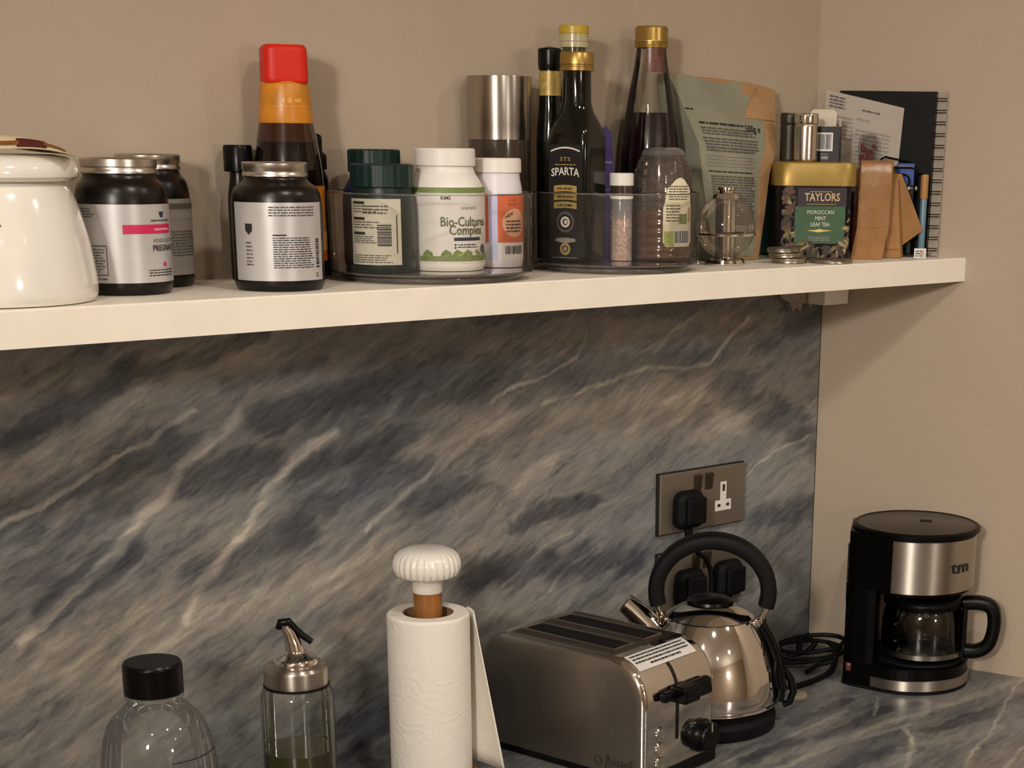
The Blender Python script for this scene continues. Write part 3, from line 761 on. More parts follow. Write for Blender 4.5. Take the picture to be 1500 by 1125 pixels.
# white bio tub
x, y = -0.7255, -0.115
BR = 0.0408
t, h = tub('supplement_tub', 'large white supplement tub with green band and green lettering', x, y, 0.6973, BR, 0.0318, WHITEP, WHITEP, 0.6795)
fm = cylmap(BR + 0.0004)
lb = sheet(fm, -0.075, 0.066, 0.0085, 0.0845, LABELW, 'label', t, nx=40)
p = Print(fm)
p.rect(-0.075, 0.0790, 0.066, 0.0845, GREEN)
p.text('KIMS', 0.0, 0.0725, 0.0048, INK, 1.0, True); p.lines(0.016, 0.036, 0.0625, 0.0655, 2, GREYINK, 0.4, 0.1, 41)
p.text('Bio-Cultures', 0.0225, 0.0460, 0.0135, M('olive_ink', '#5b6334', .5), 0.82, True); p.text('Complex', 0.0235, 0.0375, 0.0135, M('olive_ink', '#5b6334', .5), 0.82, True)
p.rect(0.008, 0.0312, 0.041, 0.0346, NAVYINK)
p.lines(0.012, 0.036, 0.0235, 0.0285, 2, INK, 0.45, 0.1, 42); p.disc(0.0095, 0.0272, 0.0011, INK); p.disc(0.0095, 0.0243, 0.0011, INK)
p.rect(-0.03, 0.0105, 0.066, 0.0158, GREEN)
for a in (-0.026, -0.006, 0.006, 0.018, 0.030, 0.044): p.poly([(a, 0.0158), (a + 0.012, 0.0158), (a + 0.011, 0.0195), (a + 0.005, 0.0225), (a + 0.001, 0.019)], GREEN)
p.poly([(0.012, 0.0165), (0.018, 0.0165), (0.020, 0.021)], M('lime_ink', '#a9b35a', .5)); p.poly([(0.028, 0.0165), (0.035, 0.0165), (0.031, 0.021)], WHITEINK, 0.0007)
p.lines(-0.052, -0.035, 0.018, 0.072, 14, PALEINK, 0.45, 0.4, 43)
p.disc(0.0465, 0.0225, 0.005, GREYINK, n=16, e=0.0006)
p.build('print', lb)
# white and orange tub
x, y = -0.6530, -0.1100
t, h = tub('supplement_tub', 'smaller white tub with orange label and round badge, right side of its tray', x, y, 0.6876, 0.0270, 0.0258, WHITEP, M('lilac_white_plastic', '#d9d4d6', .4, var=.02), 0.6724)
fm = cylmap(0.0270 + 0.0004)
lb = sheet(fm, -0.046, 0.046, 0.0085, 0.077, LABELW, 'label', t, nx=30)
ORL = M('bright_orange_ink', '#c95a2a', 0.45)
p = Print(fm)
p.rect(-0.046, 0.0265, -0.010, 0.077, ORL); p.rect(0.000, 0.0265, 0.046, 0.077, ORL)
p.rect(-0.010, 0.0085, 0.000, 0.077, M('pale_blue_reflection', '#b9bcdc', .35), 0.0003)  # pale blue reflection painted on the label as a stripe
p.disc(0.0195, 0.047, 0.0148, M('peach_ink', '#dba583', .5), 26, 0.0006)
p2 = Print(fm, e=.001); p2.text('NEW', 0.013, 0.0535, 0.0048, INK, 0.9, True, 0.0012, 0.45); p2.lines(0.009, 0.030, 0.0365, 0.0505, 4, INK, 0.45, 0.2, 44); p2.build('badge_print', lb); p.lines(0.012, 0.024, 0.064, 0.072, 2, M('dark_orange_ink', '#9c3c18', .5), 0.5, 0.2, 46)
p.barcode(0.006, 0.0135, 0.033, 0.0240, None, INK, True, 45)
p.build('print', lb)

# ---- steel and smoked canister at the back
x, y = -0.5795, -0.0190
t = thing('steel_canister', 'tall open canister, brushed steel above smoked plastic, behind the orange-labelled tub', 'canister', (x, y, ZT), face(x, y))
SMOKE = M('smoked_plastic', '#3d342b', 0.12, var=0.15, spec=0.6)
rr = 0.0358
MB().lathe([(0, 0.0004), (rr * 0.96, 0.0004), (rr, 0.003), (rr * 0.985, 0.1435)], SMOKE, 48).build('lower_section', t)
MB().lathe([(rr * 0.9, 0.1425), (rr, 0.143), (rr, 0.145), (rr * 1.0, 0.157), (rr * 1.003, 0.1575), (rr * 1.02, 0.2095), (rr * 1.01, 0.2107), (rr * 0.96, 0.2100), (rr * 0.955, 0.15), (0, 0.15)], STEEL, 56).build('steel_sleeve', t)
# ---- square olive oil bottle
x, y = -0.527, -0.093
th = math.radians(29)
t = thing('olive_oil_bottle', 'square dark green glass bottle with gold cap and black label', 'bottle', (x, y, ZF), face(x, y, -th + 0.0))
DGLASS = M('dark_green_glass', '#0b0e09', 0.1, var=0.25, spec=0.4)
def sq_lathe(prof, m, e=8, n=64):
    """prof (half side, z, exponent)"""
    mb = MB(); vs = []; fs = []
    for hs, z, ex in prof:
        for i in range(n):
            a = 2 * PI * i / n; c, s_ = math.sin(a), -math.cos(a)
            k = 1 / (abs(c) ** ex + abs(s_) ** ex) ** (1 / ex)
            vs.append((hs * k * c, hs * k * s_, z))
    for j in range(len(prof) - 1):
        for i in range(n): fs.append((j * n + i, j * n + (i + 1) % n, (j + 1) * n + (i + 1) % n, (j + 1) * n + i))
    fs.append(tuple(reversed(range(n)))); fs.append(tuple((len(prof) - 1) * n + i for i in range(n)))
    return mb.add(vs, fs, m, True)
hs = 0.0258
k0 = ZF - ZT
sq_lathe([(hs * 0.92, 0.0004, 9), (hs, 0.004, 9), (hs, 0.138 - k0, 9), (hs * 0.985, 0.147 - k0, 8), (hs * 0.93, 0.156 - k0, 5.5), (hs * 0.82, 0.165 - k0, 3.6), (hs * 0.69, 0.174 - k0, 2.4), (0.0163, 0.183 - k0, 2), (0.0158, 0.21 - k0, 2), (0.0162, 0.2185 - k0, 2)], DGLASS).build('glass_body', t)
MB().lathe([(0.0165, 0.2165 - k0), (0.0190, 0.2168 - k0), (0.0192, 0.2205 - k0), (0.0184, 0.2215 - k0), (0.0184, 0.2225 - k0), (0.0192, 0.2235 - k0), (0.0188, 0.2345 - k0), (0.0178, 0.2363 - k0), (0.0, 0.2363 - k0)], GOLD, 44).build('cap', t)
fm = planemap((0, -hs - 0.0003, 0), (1, 0, 0), (0, 0, 1))
BLK = M('black_label', '#121010', 0.45)
lb = sheet(fm, -0.0215, 0.0215, 0.0245, 0.128, BLK, 'label', t, nx=6)
p = Print(fm)
n_ = 10
arc = [(-0.0185 + 0.037 * i / n_, 0.1215 + 0.004 * (1 - (2 * i / n_ - 1) ** 2)) for i in range(n_ + 1)]
p.poly(arc + [(a, b - 0.0016) for a, b in reversed(arc)], WHITEINK)
p.text('STS', 0, 0.1105, 0.0058, GOLDINK, 1.6); p.lines(-0.013, 0.013, 0.1055, 0.1075, 1, GOLDINK, 0.5, 0, 51)
vs_, fs_ = text_geo('SPARTA', True)
p.mb.add([fm(a * 0.0118 * 0.86, 0.0925 + b * 0.0118 + 0.003 * (1 - (a / 2.2) ** 2), 0.0008) for a, b in vs_], fs_, WHITEINK)
for k, yy in enumerate((0.0835, 0.0745, 0.0655)):
    wv = [(-0.0145 + 0.029 * i / 8, yy + 0.0012 * (1 - (2 * i / 8 - 1) ** 2)) for i in range(9)]
    p.poly(wv + [(a, b - 0.0068) for a, b in reversed(wv)], GOLDINK)
    p.lines(-0.0105, 0.0105, yy - 0.0045, yy - 0.0012, 1, BLK, 0.7, 0.05, 52 + k)
p.disc(0, 0.0445, 0.0115, GREYINK, 24, 0.0005, 0.0088); p.disc(0, 0.0445, 0.006, WHITEINK, 20, 0.0006, 0.0035); p.disc(0.0005, 0.0445, 0.0022, WHITEINK, 14, 0.0006)
p.poly([(-0.012, 0.0265), (0, 0.0275), (0.012, 0.0265), (0.0135, 0.0235), (0.008, 0.0225), (0, 0.021), (-0.008, 0.0225), (-0.0135, 0.0235)], PALEINK, 0.0005)
p.build('print', lb)
sheet(fm, -0.021, 0.021, 0.0045, 0.0245, BLK, 'label_foot', t, nx=4)
p = Print(fm, e=0.0006); p.disc(0, 0.0150, 0.0068, GOLDINK, 22, 0.0008, 0.0038); p.disc(0, 0.0150, 0.0026, PALEINK, 14, 0.0008); p.rect(-0.016, 0.0052, 0.016, 0.0058, PALEINK)
p.build('print', t)
# two bottles behind it
x, y = -0.522, -0.0395
t = thing('sauce_bottle', 'slim dark bottle with black cap and gold neck label behind the olive oil', 'bottle', (x, y, ZF), face(x, y))
MB().lathe(fillet([(0, .0004), (0.0155, .0004), (0.016, .003, .002), (0.016, 0.140, .02), (0.0125, 0.170, .01), (0.0118, 0.212)]), DGLASS, 28).build('glass_body', t)
MB().lathe([(0.0122, 0.1805), (0.0126, 0.181), (0.0122, 0.207), (0.0118, 0.2072)], M('gold_label', '#b39a55', .4, .2, var=.2, nscale=200), 28).build('neck_label', t)
MB().lathe(fillet([(0.0118, 0.2085), (0.0132, 0.209), (0.0138, 0.214, .001), (0.0138, 0.2315, .002), (0, 0.234)]), BLACKP, 32, fn=lambda a, z: 1 + .012 * math.cos(30 * a)).build('cap', t)
x, y = -0.484, -0.0365
t = thing('vinegar_bottle', 'clear bottle with a yellow topped screw cap rising highest behind the olive oil', 'bottle', (x, y, ZF), face(x, y))
MB().lathe(fillet([(0, .0004), (0.017, .0004), (0.0175, .003, .002), (0.0175, 0.170, .02), (0.0135, 0.200, .01), (0.0135, 0.236)]), M('pale_olive_glass', '#4a452e', .12, spec=.6), 28).build('glass_body', t)
cb_ = MB().lathe([(0.0145, 0.2340), (0.0168, 0.2342), (0.0168, 0.2395), (0.0160, 0.240), (0.0160, 0.2405), (0.0168, 0.2410), (0.0168, 0.2485), (0.0160, 0.2490)], M('clear_yellow_collar', '#b5aa86', .2, var=.1), 36).build('cap', t)
MB().lathe([(0.0163, 0.2488), (0.0172, 0.2490), (0.0172, 0.2565), (0.0160, 0.2580), (0, 0.2580)], M('yellow_cap', '#b99c2c', .35, var=.1), 36).build('cap_top', cb_)
# purple packet
x, y = -0.4085, -0.0035
t = thing('spice_packet', 'slim purple packet standing between olive oil and the red syrup bottle', 'packet', (x, y, ZT), face(x, y, 0.1))
PUR = M('purple_card', '#54428c', .45, var=.12)
MB().prism([(-0.010, 0.0008), (0.010, 0.0008), (0.0105, 0.12), (0.008, 0.152), (0.002, 0.1605), (-0.006, 0.155), (-0.0105, 0.12)], -0.004, 0.004, PUR, axis='y').build('carton', t)
MB().box((0.001, -0.0045, 0.118), (0.017, 0.0008, 0.003), M('pale_purple_ink', '#8a80b5', .5)).build('stripe', t)
# syrup bottle
x, y = -0.350, -0.0215
t = thing('syrup_bottle', 'tall clear bottle half full of dark purple syrup with gold cap', 'bottle', (x, y, ZT), face(x, y))
sp = [(0, .0006), (0.0365, .0006), (0.0385, .004), (0.0385, 0.105), (0.0378, 0.125), (0.0350, 0.152), (0.0305, 0.178), (0.0255, 0.205), (0.0205, 0.230), (0.0180, 0.248), (0.0178, 0.2525)]
MB().lathe(sp, GLASS, 44).build('glass_body', t)
SYR = M('dark_syrup', '#1d0a10', 0.08, var=0.2, spec=.6)
MB().lathe([(0, .0012)] + [(r - 0.0008, z) for r, z in [(0.0365, .0012), (0.0385, .004), (0.0385, 0.105), (0.0378, 0.125), (0.0350, 0.152), (0.0310, 0.1762)]] + [(0, 0.1762)], SYR, 44).build('syrup', t)
MB().lathe([(0.0206, 0.222), (0.0182, 0.236), (0.0179, 0.250)], M('syrup_film', '#7a4a40', .3, var=.35, nscale=120), 30, a0=-0.35, a1=1.1).build('syrup_residue', t)
MB().lathe([(0.0182, 0.2500), (0.0200, 0.2503), (0.0204, 0.2535), (0.0196, 0.2545), (0.0196, 0.2555), (0.0204, 0.2565), (0.0204, 0.259), (0.0198, 0.2600), (0.0198, 0.2722), (0.0185, 0.2745), (0, 0.2745)], GOLD, 44).build('cap', t)
# spice jar
x, y = -0.476, -0.112
t = thing('spice_jar', 'slim clear spice jar of orange and white flakes with a white lid', 'jar', (x, y, ZF), face(x, y))
jr = 0.0128
MB().lathe([(0, .0004), (jr, .0004), (jr, .070), (jr * .95, .074)], clear('frosted_jar', (.82, .78, .76), gain=1, body=.22, bodycol=(.75, .72, .72)), 28).build('jar_body', t)
FLK = bpy.data.materials.new('flakes'); FLK.use_nodes = True
nt = FLK.node_tree; vn = nt.nodes.new('ShaderNodeTexVoronoi'); vn.inputs['Scale'].default_value = 480
tcn = nt.nodes.new('ShaderNodeTexCoord'); nt.links.new(tcn.outputs['Object'], vn.inputs['Vector'])
crn = nt.nodes.new('ShaderNodeValToRGB'); crn.color_ramp.elements[0].color = (*rgb('#c07a45'), 1); crn.color_ramp.elements[1].color = (*rgb('#e3d6c2'), 1); crn.color_ramp.elements[0].position = .3; crn.color_ramp.elements[1].position = .6
nt.links.new(vn.outputs['Color'], crn.inputs['Fac']); nt.links.new(crn.outputs[0], nt.nodes['Principled BSDF'].inputs['Base Color'])
MB().lathe([(0, .001), (jr - .0007, .001), (jr - .0007, .047), (0, .0485)], FLK, 28).build('flakes', t)['kind'] = 'stuff'
MB().lathe([(jr * 1.0, .0835), (jr * 1.08, .084), (jr * 1.08, .0965), (jr * 1.0, .0975), (0, .0975)], WHITEP, 28).build('lid', t)
MB().lathe([(jr * .96, .073), (jr, .0735), (jr, .0838), (jr * .95, .084)], SMOKE, 28).build('neck', t)
MB().lathe([(jr * 1.01, .069), (jr * 1.05, .0692), (jr * 1.05, .0722), (jr * 1.01, .0725)], WHITEP, 28).build('band', t)
# honey jar
x, y = -0.4235, -0.1245
t = thing('honey_jar', 'ribbed clear honey jar with a scalloped cream label in the right tray', 'jar', (x, y, ZF), face(x, y))
HR = 0.0345
def hive(z):
    if z < 0.085: return HR
    q = (z - 0.085) / 0.032
    return HR * (1 - 0.28 * q * q)
prof = [(0, .0005), (HR * .94, .0005)]
z = 0.004
while z < 0.117:
    prof.append((hive(z) * (1 + 0.016 * math.sin(z * 2 * PI / 0.0098)), z)); z += 0.00196
prof += [(0.0245, 0.1172)]
HG = clear('honey_jar_glass', (.90, .86, .82), gain=1.1, body=.06, bodycol=(.7, .62, .55))
MB().lathe(prof, HG, 48).build('jar_body', t)
MB().lathe([(0.0245, 0.1165), (0.0255, 0.118), (0.0225, 0.1235), (0.017, 0.1258), (0, 0.1265)], clear('honey_cap', (.7, .66, .62), gain=2.0, body=.18), 40).build('cap', t)
hv = MB().lathe([(0, .0012)] + [(r - .0010, z_) for r, z_ in prof[1:] if z_ < .058] + [(0, .0582)], M('honey', '#5c3220', .12, var=.3, nscale=25, spec=.6), 44).build('honey', t)
fm = cylmap(HR * 1.018 + .0005, 0.60, z0=.008)
mb = MB(); pts = []
sc_ = [(-0.019, 0.010), (-0.0205, 0.016), (-0.0205, 0.052), (-0.0185, 0.058), (-0.0185, 0.066), (-0.016, 0.0735), (-0.0105, 0.078), (-0.006, 0.083), (0, 0.0855), (0.006, 0.083), (0.0105, 0.078), (0.016, 0.0735), (0.0185, 0.066), (0.0185, 0.058), (0.0205, 0.052), (0.0205, 0.016), (0.019, 0.010), (0.016, 0.0085), (-0.016, 0.0085)]
def strips(fm, outline, m, name, parent, e, n=22):
    """fill a left-right symmetric outline with vertical strips so it can bend"""
    xs = np.linspace(-0.0204, 0.0204, n + 1); vs = []; fs = []
    up = [(a, b) for a, b in outline[1:16]]
    ux = [a for a, b in up]; uy = [b for a, b in up]
    def top(xv):
        best = 0.0
        for (a, b), (c, d) in zip(up[:-1], up[1:]):
            lo, hi = min(a, c), max(a, c)
            if lo - 1e-9 <= xv <= hi + 1e-9 and hi > lo: best = max(best, b + (d - b) * (xv - a) / (c - a))
        return best or 0.052
    for xv in xs: vs += [fm(xv, 0.0085 + (0.004 if abs(xv) > 0.0185 else 0), e), fm(xv, max(top(xv), 0.05), e)]
    for i in range(n): fs.append((2 * i, 2 * i + 2, 2 * i + 3, 2 * i + 1))
    return MB().add(vs, fs, m, True).build(name, parent)
lb = strips(fm, sc_, LABELC, 'label', t, 0.0)
p = Print(fm, e=0.0005)
p.lines(-0.014, 0.014, 0.060, 0.077, 6, GREYINK, .45, .15, 61); p.lines(-0.017, 0.004, 0.036, 0.056, 6, GREYINK, .45, .2, 62)
p.rect(-0.001, 0.034, 0.0105, 0.045, GREEN); p.rect(-0.019, 0.0095, -0.007, 0.026, M('lime_label_ink', '#9aa54e', .5, var=.2, nscale=150)); p.barcode(-0.008, 0.011, 0.0155, 0.0275, LABELW, INK, True, 63)
p.rect(0.0135, 0.036, 0.0165, 0.052, M('rust_ink', '#b98b6a', .5))
p.build('print', lb)
# round glass pot with steel cap
x, y = -0.3085, -0.1135
t = thing('glass_sugar_pot', 'round glass pot with steel band and steel cap beside the right tray', 'pot', (x, y, ZT), face(x, y))
GR = 0.0365; GZ = 0.0450
sp = [(0, .0015)]
for i in range(2, 31):
    a = -PI / 2 + PI * i / 32; r = GR * math.cos(a); zz = GZ + GR * 1.04 * math.sin(a)
    if r > 0.014 or a < 0:
        if zz > 0.006: sp.append((max(r, .013), zz))
MB().lathe([(0.021, 0.0075)] + sp[3:], clear('pot_glass', (.88, .86, .82), gain=.6, body=.05, bodycol=(.6, .55, .5)), 48).build('glass_globe', t)
MB().lathe([(0, .0005), (0.0235, .0005), (0.0245, .002), (0.0240, .006), (0.021, .0085), (0, .0085)], CHROME, 40).build('foot', t)
MB().lathe([(GR * 1.005, GZ - 0.010), (GR * 1.02, GZ - 0.0095), (GR * 1.02, GZ - 0.0075), (GR * 1.005, GZ - 0.007)], CHROME, 48).build('band', t)
MB().lathe([(0.0125, .0085), (0.0125, 0.078), (0, 0.0785)], CHROME, 36).build('inner_tube', t)
MB().lathe(fillet([(0.0165, 0.0775), (0.017, 0.079), (0.0150, 0.0835, .001), (0.0085, 0.0850), (0.0085, 0.0868), (0.0105, 0.0885), (0.0105, 0.0915, .001), (0, 0.0930)]), CHROME, 40).build('cap', t)

# paper flour bag
BX, BY = -0.2400, -0.0420
t = thing('flour_bag', 'folded kraft paper bag with pale green printed label leaning behind the glass pot', 'bag', (BX, BY, ZT), 0)
def bagpt(a, b, c):
    """a across 0..1, b up 0..1, c 0 front 1 back"""
    xl = -0.041 - 0.046 * b ** 0.8 + 0.022 * b; xr = 0.038 + 0.054 * b + 0.034 * max(0, b - 0.52) / 0.48
    x = xl + (xr - xl) * a
    yf = -0.026 + 0.022 * b; yb = 0.030 + 0.026 * b
    if b > 0.62: q = (b - 0.62) / 0.38; yf += (yb - 0.012 - yf) * q * 0.9
    yb = min(yb, TP - BY - 0.003)
    yv = yf + (yb - yf) * c
    z = 0.0006 + 0.2225 * b - 0.011 * a * b + 0.002 * math.sin(11 * a) * (b > .95)
    bul = math.sin(PI * min(1, max(0, a))) * math.sin(PI * min(1, b * 1.1)) * 0.006
    return (x + 0.0015 * math.sin(9 * b + 3 * c), yv - (bul if c < .5 else 0) + 0.0012 * math.sin(13 * a + 8 * b), z)
mb = MB(); na_, nb_, nc_ = 12, 18, 3
LABG = M('pale_green_label', '#8a8a77', .55, var=.06, nscale=40, bump=.12, bscale=60)
def bgrid(fn, n1, n2, m):
    vs = [fn(i / n1, j / n2) for j in range(n2 + 1) for i in range(n1 + 1)]
    fs = [(j * (n1 + 1) + i, j * (n1 + 1) + i + 1, (j + 1) * (n1 + 1) + i + 1, (j + 1) * (n1 + 1) + i) for j in range(n2) for i in range(n1)]
    mb.add(vs, fs, m, True)
BROWNP = M('brown_bag_paper', '#a8835a', .75, var=.1, nscale=50, bump=.25, bscale=90)
bgrid(lambda a, b: bagpt(a, b, 0), na_, nb_, BROWNP); bgrid(lambda a, b: bagpt(a, b, 1), na_, nb_, BROWNP)
bgrid(lambda a, b: bagpt(0, b, a), nc_, nb_, LABG); bgrid(lambda a, b: bagpt(1, b, a), nc_, nb_, BROWNP)
bgrid(lambda a, b: bagpt(a, 1, b), na_, nc_, BROWNP); bgrid(lambda a, b: bagpt(a, 0, b), na_, nc_, BROWNP)
mb.build('paper_bag', t, edge=50)
LABG = M('pale_green_label', '#8a8a77', .55, var=.06, nscale=40, bump=.12, bscale=60)
def bagmap(s, h, e=0):
    p_ = Vector(bagpt(s, h, 0)); return (p_.x, p_.y - 0.0009 - e, p_.z)
mb = MB(); outl = [(i / 14, j / 16) for j in range(17) for i in range(15)]
def lab(i, j):
    a = 0.0 + 0.83 * i / 14; b = 0.02 + 0.975 * j / 16
    return bagmap(a, b)
vs = [lab(i, j) for j in range(17) for i in range(15)]
fs = [(j * 15 + i, j * 15 + i + 1, (j + 1) * 15 + i + 1, (j + 1) * 15 + i) for j in range(16) for i in range(14) if not (j >= 13 and i > 10 + (15 - j) * 1.0)]
lb = mb.add(vs, fs, LABG, True).build('label', t)
tri = Print(bagmap, e=0.0008, step=.08)
for i in range(8):
    for j in range(8):
        def tp(q, r): rr = .80 + .198 * r; lo = .62 + .22 * r ** 1.3; return (lo + (.985 - lo) * q, rr)
        tri.poly([tp(i / 8, j / 8), tp((i + 1) / 8, j / 8), tp((i + 1) / 8, (j + 1) / 8), tp(i / 8, (j + 1) / 8)], BROWNP)
tri.build('torn_corner', t)
p = Print(bagmap, e=0.0010, step=.05)
# lines in bag coordinates (across 0..1, up 0..1)
def bl(x0, x1, y0, y1, n, m, seed, fill=.5):
    rg = random.Random(seed); dy = (y1 - y0) / n
    for i in range(n):
        x = x0; xe = x1 - (x1 - x0) * .12 * rg.random(); yb = y1 - (i + 1) * dy
        while x < xe:
            w_ = .02 + .07 * rg.random(); p.rect(x, yb, min(xe, x + w_), yb + dy * fill, m); x += w_ + .012
vs_, fs_ = text_geo('500g e', True)
p.mb.add([bagmap(0.69 + a * 0.064, 0.722 + b * 0.055, .0014) for a, b in vs_], fs_, INK)
bl(.10, .62, .745, .760, 1, INK, 71, .7); bl(.10, .74, .690, .735, 3, GREYINK, 72); bl(.08, .76, .600, .68, 5, GREYINK, 73); bl(.08, .76, .52, .59, 4, PALEINK, 74)
bl(.08, .74, .487, .495, 1, INK, 75, .8); bl(.10, .76, .20, .475, 19, GREYINK, 76, .55); bl(.01, .10, .815, .825, 1, INK, 77, .9)
p.build('print', lb)['kind'] = 'stuff'
MB().tube([bagpt(.02, 1, .5), bagpt(.3, 1, .4), bagpt(.6, 1, .45), bagpt(.98, 1, .5)], .0022, BROWNP, 6).build('folded_top', t)
# ---- tea tin and what stands on it
VX, VY = 0.67, 0.742
RX, RY = 0.744, -0.668
TCX, TCY = -0.1265, -0.0850
trot = face(TCX, TCY, 0.14)
t = thing('tea_tin', 'square tea tin with gold lid, leaf pictures and green label', 'tin', (TCX, TCY, ZT), trot)
TIN = M('dark_tin', '#0f0b12', .38, var=.2, spec=.3)
th_ = 0.0505
sq_lathe([(th_ * .95, .0004, 7), (th_ * .97, .003, 7), (th_ * .97, .0925, 7)], TIN, n=72).build('tin_body', t)
GOLDP = M('gold_paint', '#9c803e', .38, .45, var=.1, nscale=80)
sq_lathe([(th_ * 1.0, .0915, 7), (th_ * 1.03, .0920, 7), (th_ * 1.03, .118, 7), (th_ * 1.0, .1203, 7), (th_ * .9, .1206, 7)], GOLDP, n=72).build('lid', t)
fm = planemap((0, -th_ * .97 - .0004, 0), (1, 0, 0), (0, 0, 1))
lb = sheet(fm, -.0235, .0385, .067, .0895, M('plum_label', '#2a2028', .45), 'brand_band', t, nx=4)
lg = sheet(fm, -.0265, .0375, .0215, .067, M('tea_green_label', '#35573a', .5, var=.06), 'green_label', t, nx=4, e=.0002)
p = Print(fm, e=.0007)
p.text('TAYLORS', .0075, .0738, .0135, M('pale_gold_ink', '#c8ac86', .45), .78, True); p.lines(-.008, .022, .0840, .0858, 1, GOLDINK, .5, .1, 81); p.lines(-.012, .026, .0690, .0703, 1, GOLDINK, .5, .1, 82)
p.build('print', lb)
p = Print(fm, e=.0009)
for k, s_ in enumerate(('MOROCCAN', 'MINT', 'LEAF TEA')): p.text(s_, .006, .0577 - .0075 * k, .0068, WHITEINK, .86)
p.poly([(-.011, .0375), (.0, .0382), (.005, .0395), (.010, .0384), (.022, .0375), (.010, .0362), (.004, .0352), (-.002, .0362)], M('bright_gold_ink', '#d8bd6a', .4, .3))
p.lines(-.009, .020, .0245, .0305, 3, PALEINK, .4, .1, 83)
p.build('print', lg)
LEAF1 = M('leaf_olive', '#6b6136', .6, var=.3, nscale=200); LEAF2 = M('leaf_brown', '#5a3a28', .6, var=.3, nscale=200); LEAF3 = M('leaf_pale', '#94835a', .6, var=.25, nscale=200); LEAF4 = M('leaf_dark', '#2e2a20', .6, var=.3)
rg = random.Random(11)
p = Print(fm, e=.00025)
for k in range(150):
    if k < 70: a, b = rg.uniform(-.042, -.0275), rg.uniform(.010, .088)
    elif k < 140: a, b = rg.uniform(-.036, .042), rg.uniform(.004, .0215)
    else: a, b = rg.uniform(.0385, .043), rg.uniform(.02, .07)
    L_ = rg.uniform(.003, .0085); W_ = L_ * rg.uniform(.18, .5); an = rg.uniform(0, PI); ca, sa = math.cos(an), math.sin(an)
    pts = [(-L_, 0), (-L_ * .3, -W_), (L_ * .4, -W_ * .8), (L_, 0), (L_ * .3, W_), (-L_ * .4, W_ * .7)]
    q = [(min(.0435, max(-.0435, a + x * ca - y * sa)), max(.003, b + x * sa + y * ca)) for x, y in pts]
    p.poly(q, rg.choice([LEAF1, LEAF2, LEAF3, LEAF4, LEAF4, LEAF2]), .00025 + .000002 * k)
p.build('leaf_picture', t)['kind'] = 'stuff'
REDT = M('maroon_side', '#5a1c1c', .35, var=.3, nscale=60)
fr = planemap((th_ * .97 + .0004, 0, 0), (0, 1, 0), (0, 0, 1))
sheet(fr, -.042, .042, .010, .085, REDT, 'side_picture', t, nx=3)

ZL = ZT + 0.1209
def lidpos(a, b): return (TCX + a * RX + b * VX, TCY + a * RY + b * VY)
def shaker(label, x, y, h, r, mat, mat2):
    t = thing('spice_shaker', label, 'shaker', (x, y, ZL), face(x, y), group='shakers on the tea tin')
    MB().lathe(fillet([(0, .0004), (r * .95, .0004), (r, .002, .001), (r, h * .74, .002), (r * .93, h * .77)]), mat, 40).build('body', t)
    MB().lathe(fillet([(r * .9, h * .765), (r * .96, h * .77), (r * 1.03, h * .79, .001), (r * 1.03, h * .955, .002), (r * .95, h), (0, h)]), mat2, 40).build('cap', t)
    return t
x, y = lidpos(-.0115, -.022); shaker('bright steel spice shaker standing on the gold tin lid', x, y, .0585, .0152, M('polished_steel', '#cdc3b8', .2, 1.0, var=.06, nscale=30, stretch=(1, 1, 20)), CHROME)
x, y = lidpos(-.0305, -.0005); shaker('dull grey shaker on the gold tin lid, left of the bright one', x, y, .0588, .0118, M('dull_pewter', '#3c382f', .4, .6, var=.15), M('dull_pewter', '#3c382f', .4, .6))
x, y = lidpos(.0155, .0135)
t = thing('open_carton', 'small black carton with open white flaps and a barcode on the tin', 'carton', (x, y, ZL), face(x, y, -.10))
CARD = M('white_card', '#d5c9b2', .6, var=.04); BCARD = M('black_card', '#0c090f', .45, var=.1, spec=.3)
w2, d2, hh = .0205, .013, .043
mb = MB()
for (cx_, cy_, dx_, dy_) in [(0, -d2, w2 * 2, .0008), (0, d2, w2 * 2, .0008), (-w2, 0, .0008, d2 * 2), (w2, 0, .0008, d2 * 2)]: mb.box((cx_, cy_, hh / 2), (dx_, dy_, hh), BCARD)
mb.box((0, 0, .001), (w2 * 2, d2 * 2, .0012), BCARD).build('carton_body', t)
MB().prism([(-w2, hh - .001), (w2 - .007, hh - .001), (w2 - .007, hh + .017), (w2 - .011, hh + .021), (-w2 + .004, hh + .021), (-w2, hh + .017)], d2 - .0008, d2 + .0002, CARD, axis='y').build('flap', t)
MB().prism([(-d2, hh - .001), (d2 - .002, hh - .001), (d2 - .004, hh + .010), (-d2 + .002, hh + .010)], w2 - .0006, w2 + .0002, CARD, axis='x').build('flap', t)
fm = planemap((0, -d2 - .0006, 0), (1, 0, 0), (0, 0, 1))
p = Print(fm); p.barcode(-.008, .013, .0125, .0355, LABELW, INK, True, 91); p.lines(-.003, .008, .0085, .010, 1, PALEINK, .6, 0, 92); p.rect(-.002, .003, .007, .0068, PALEINK); p.build('print', t)

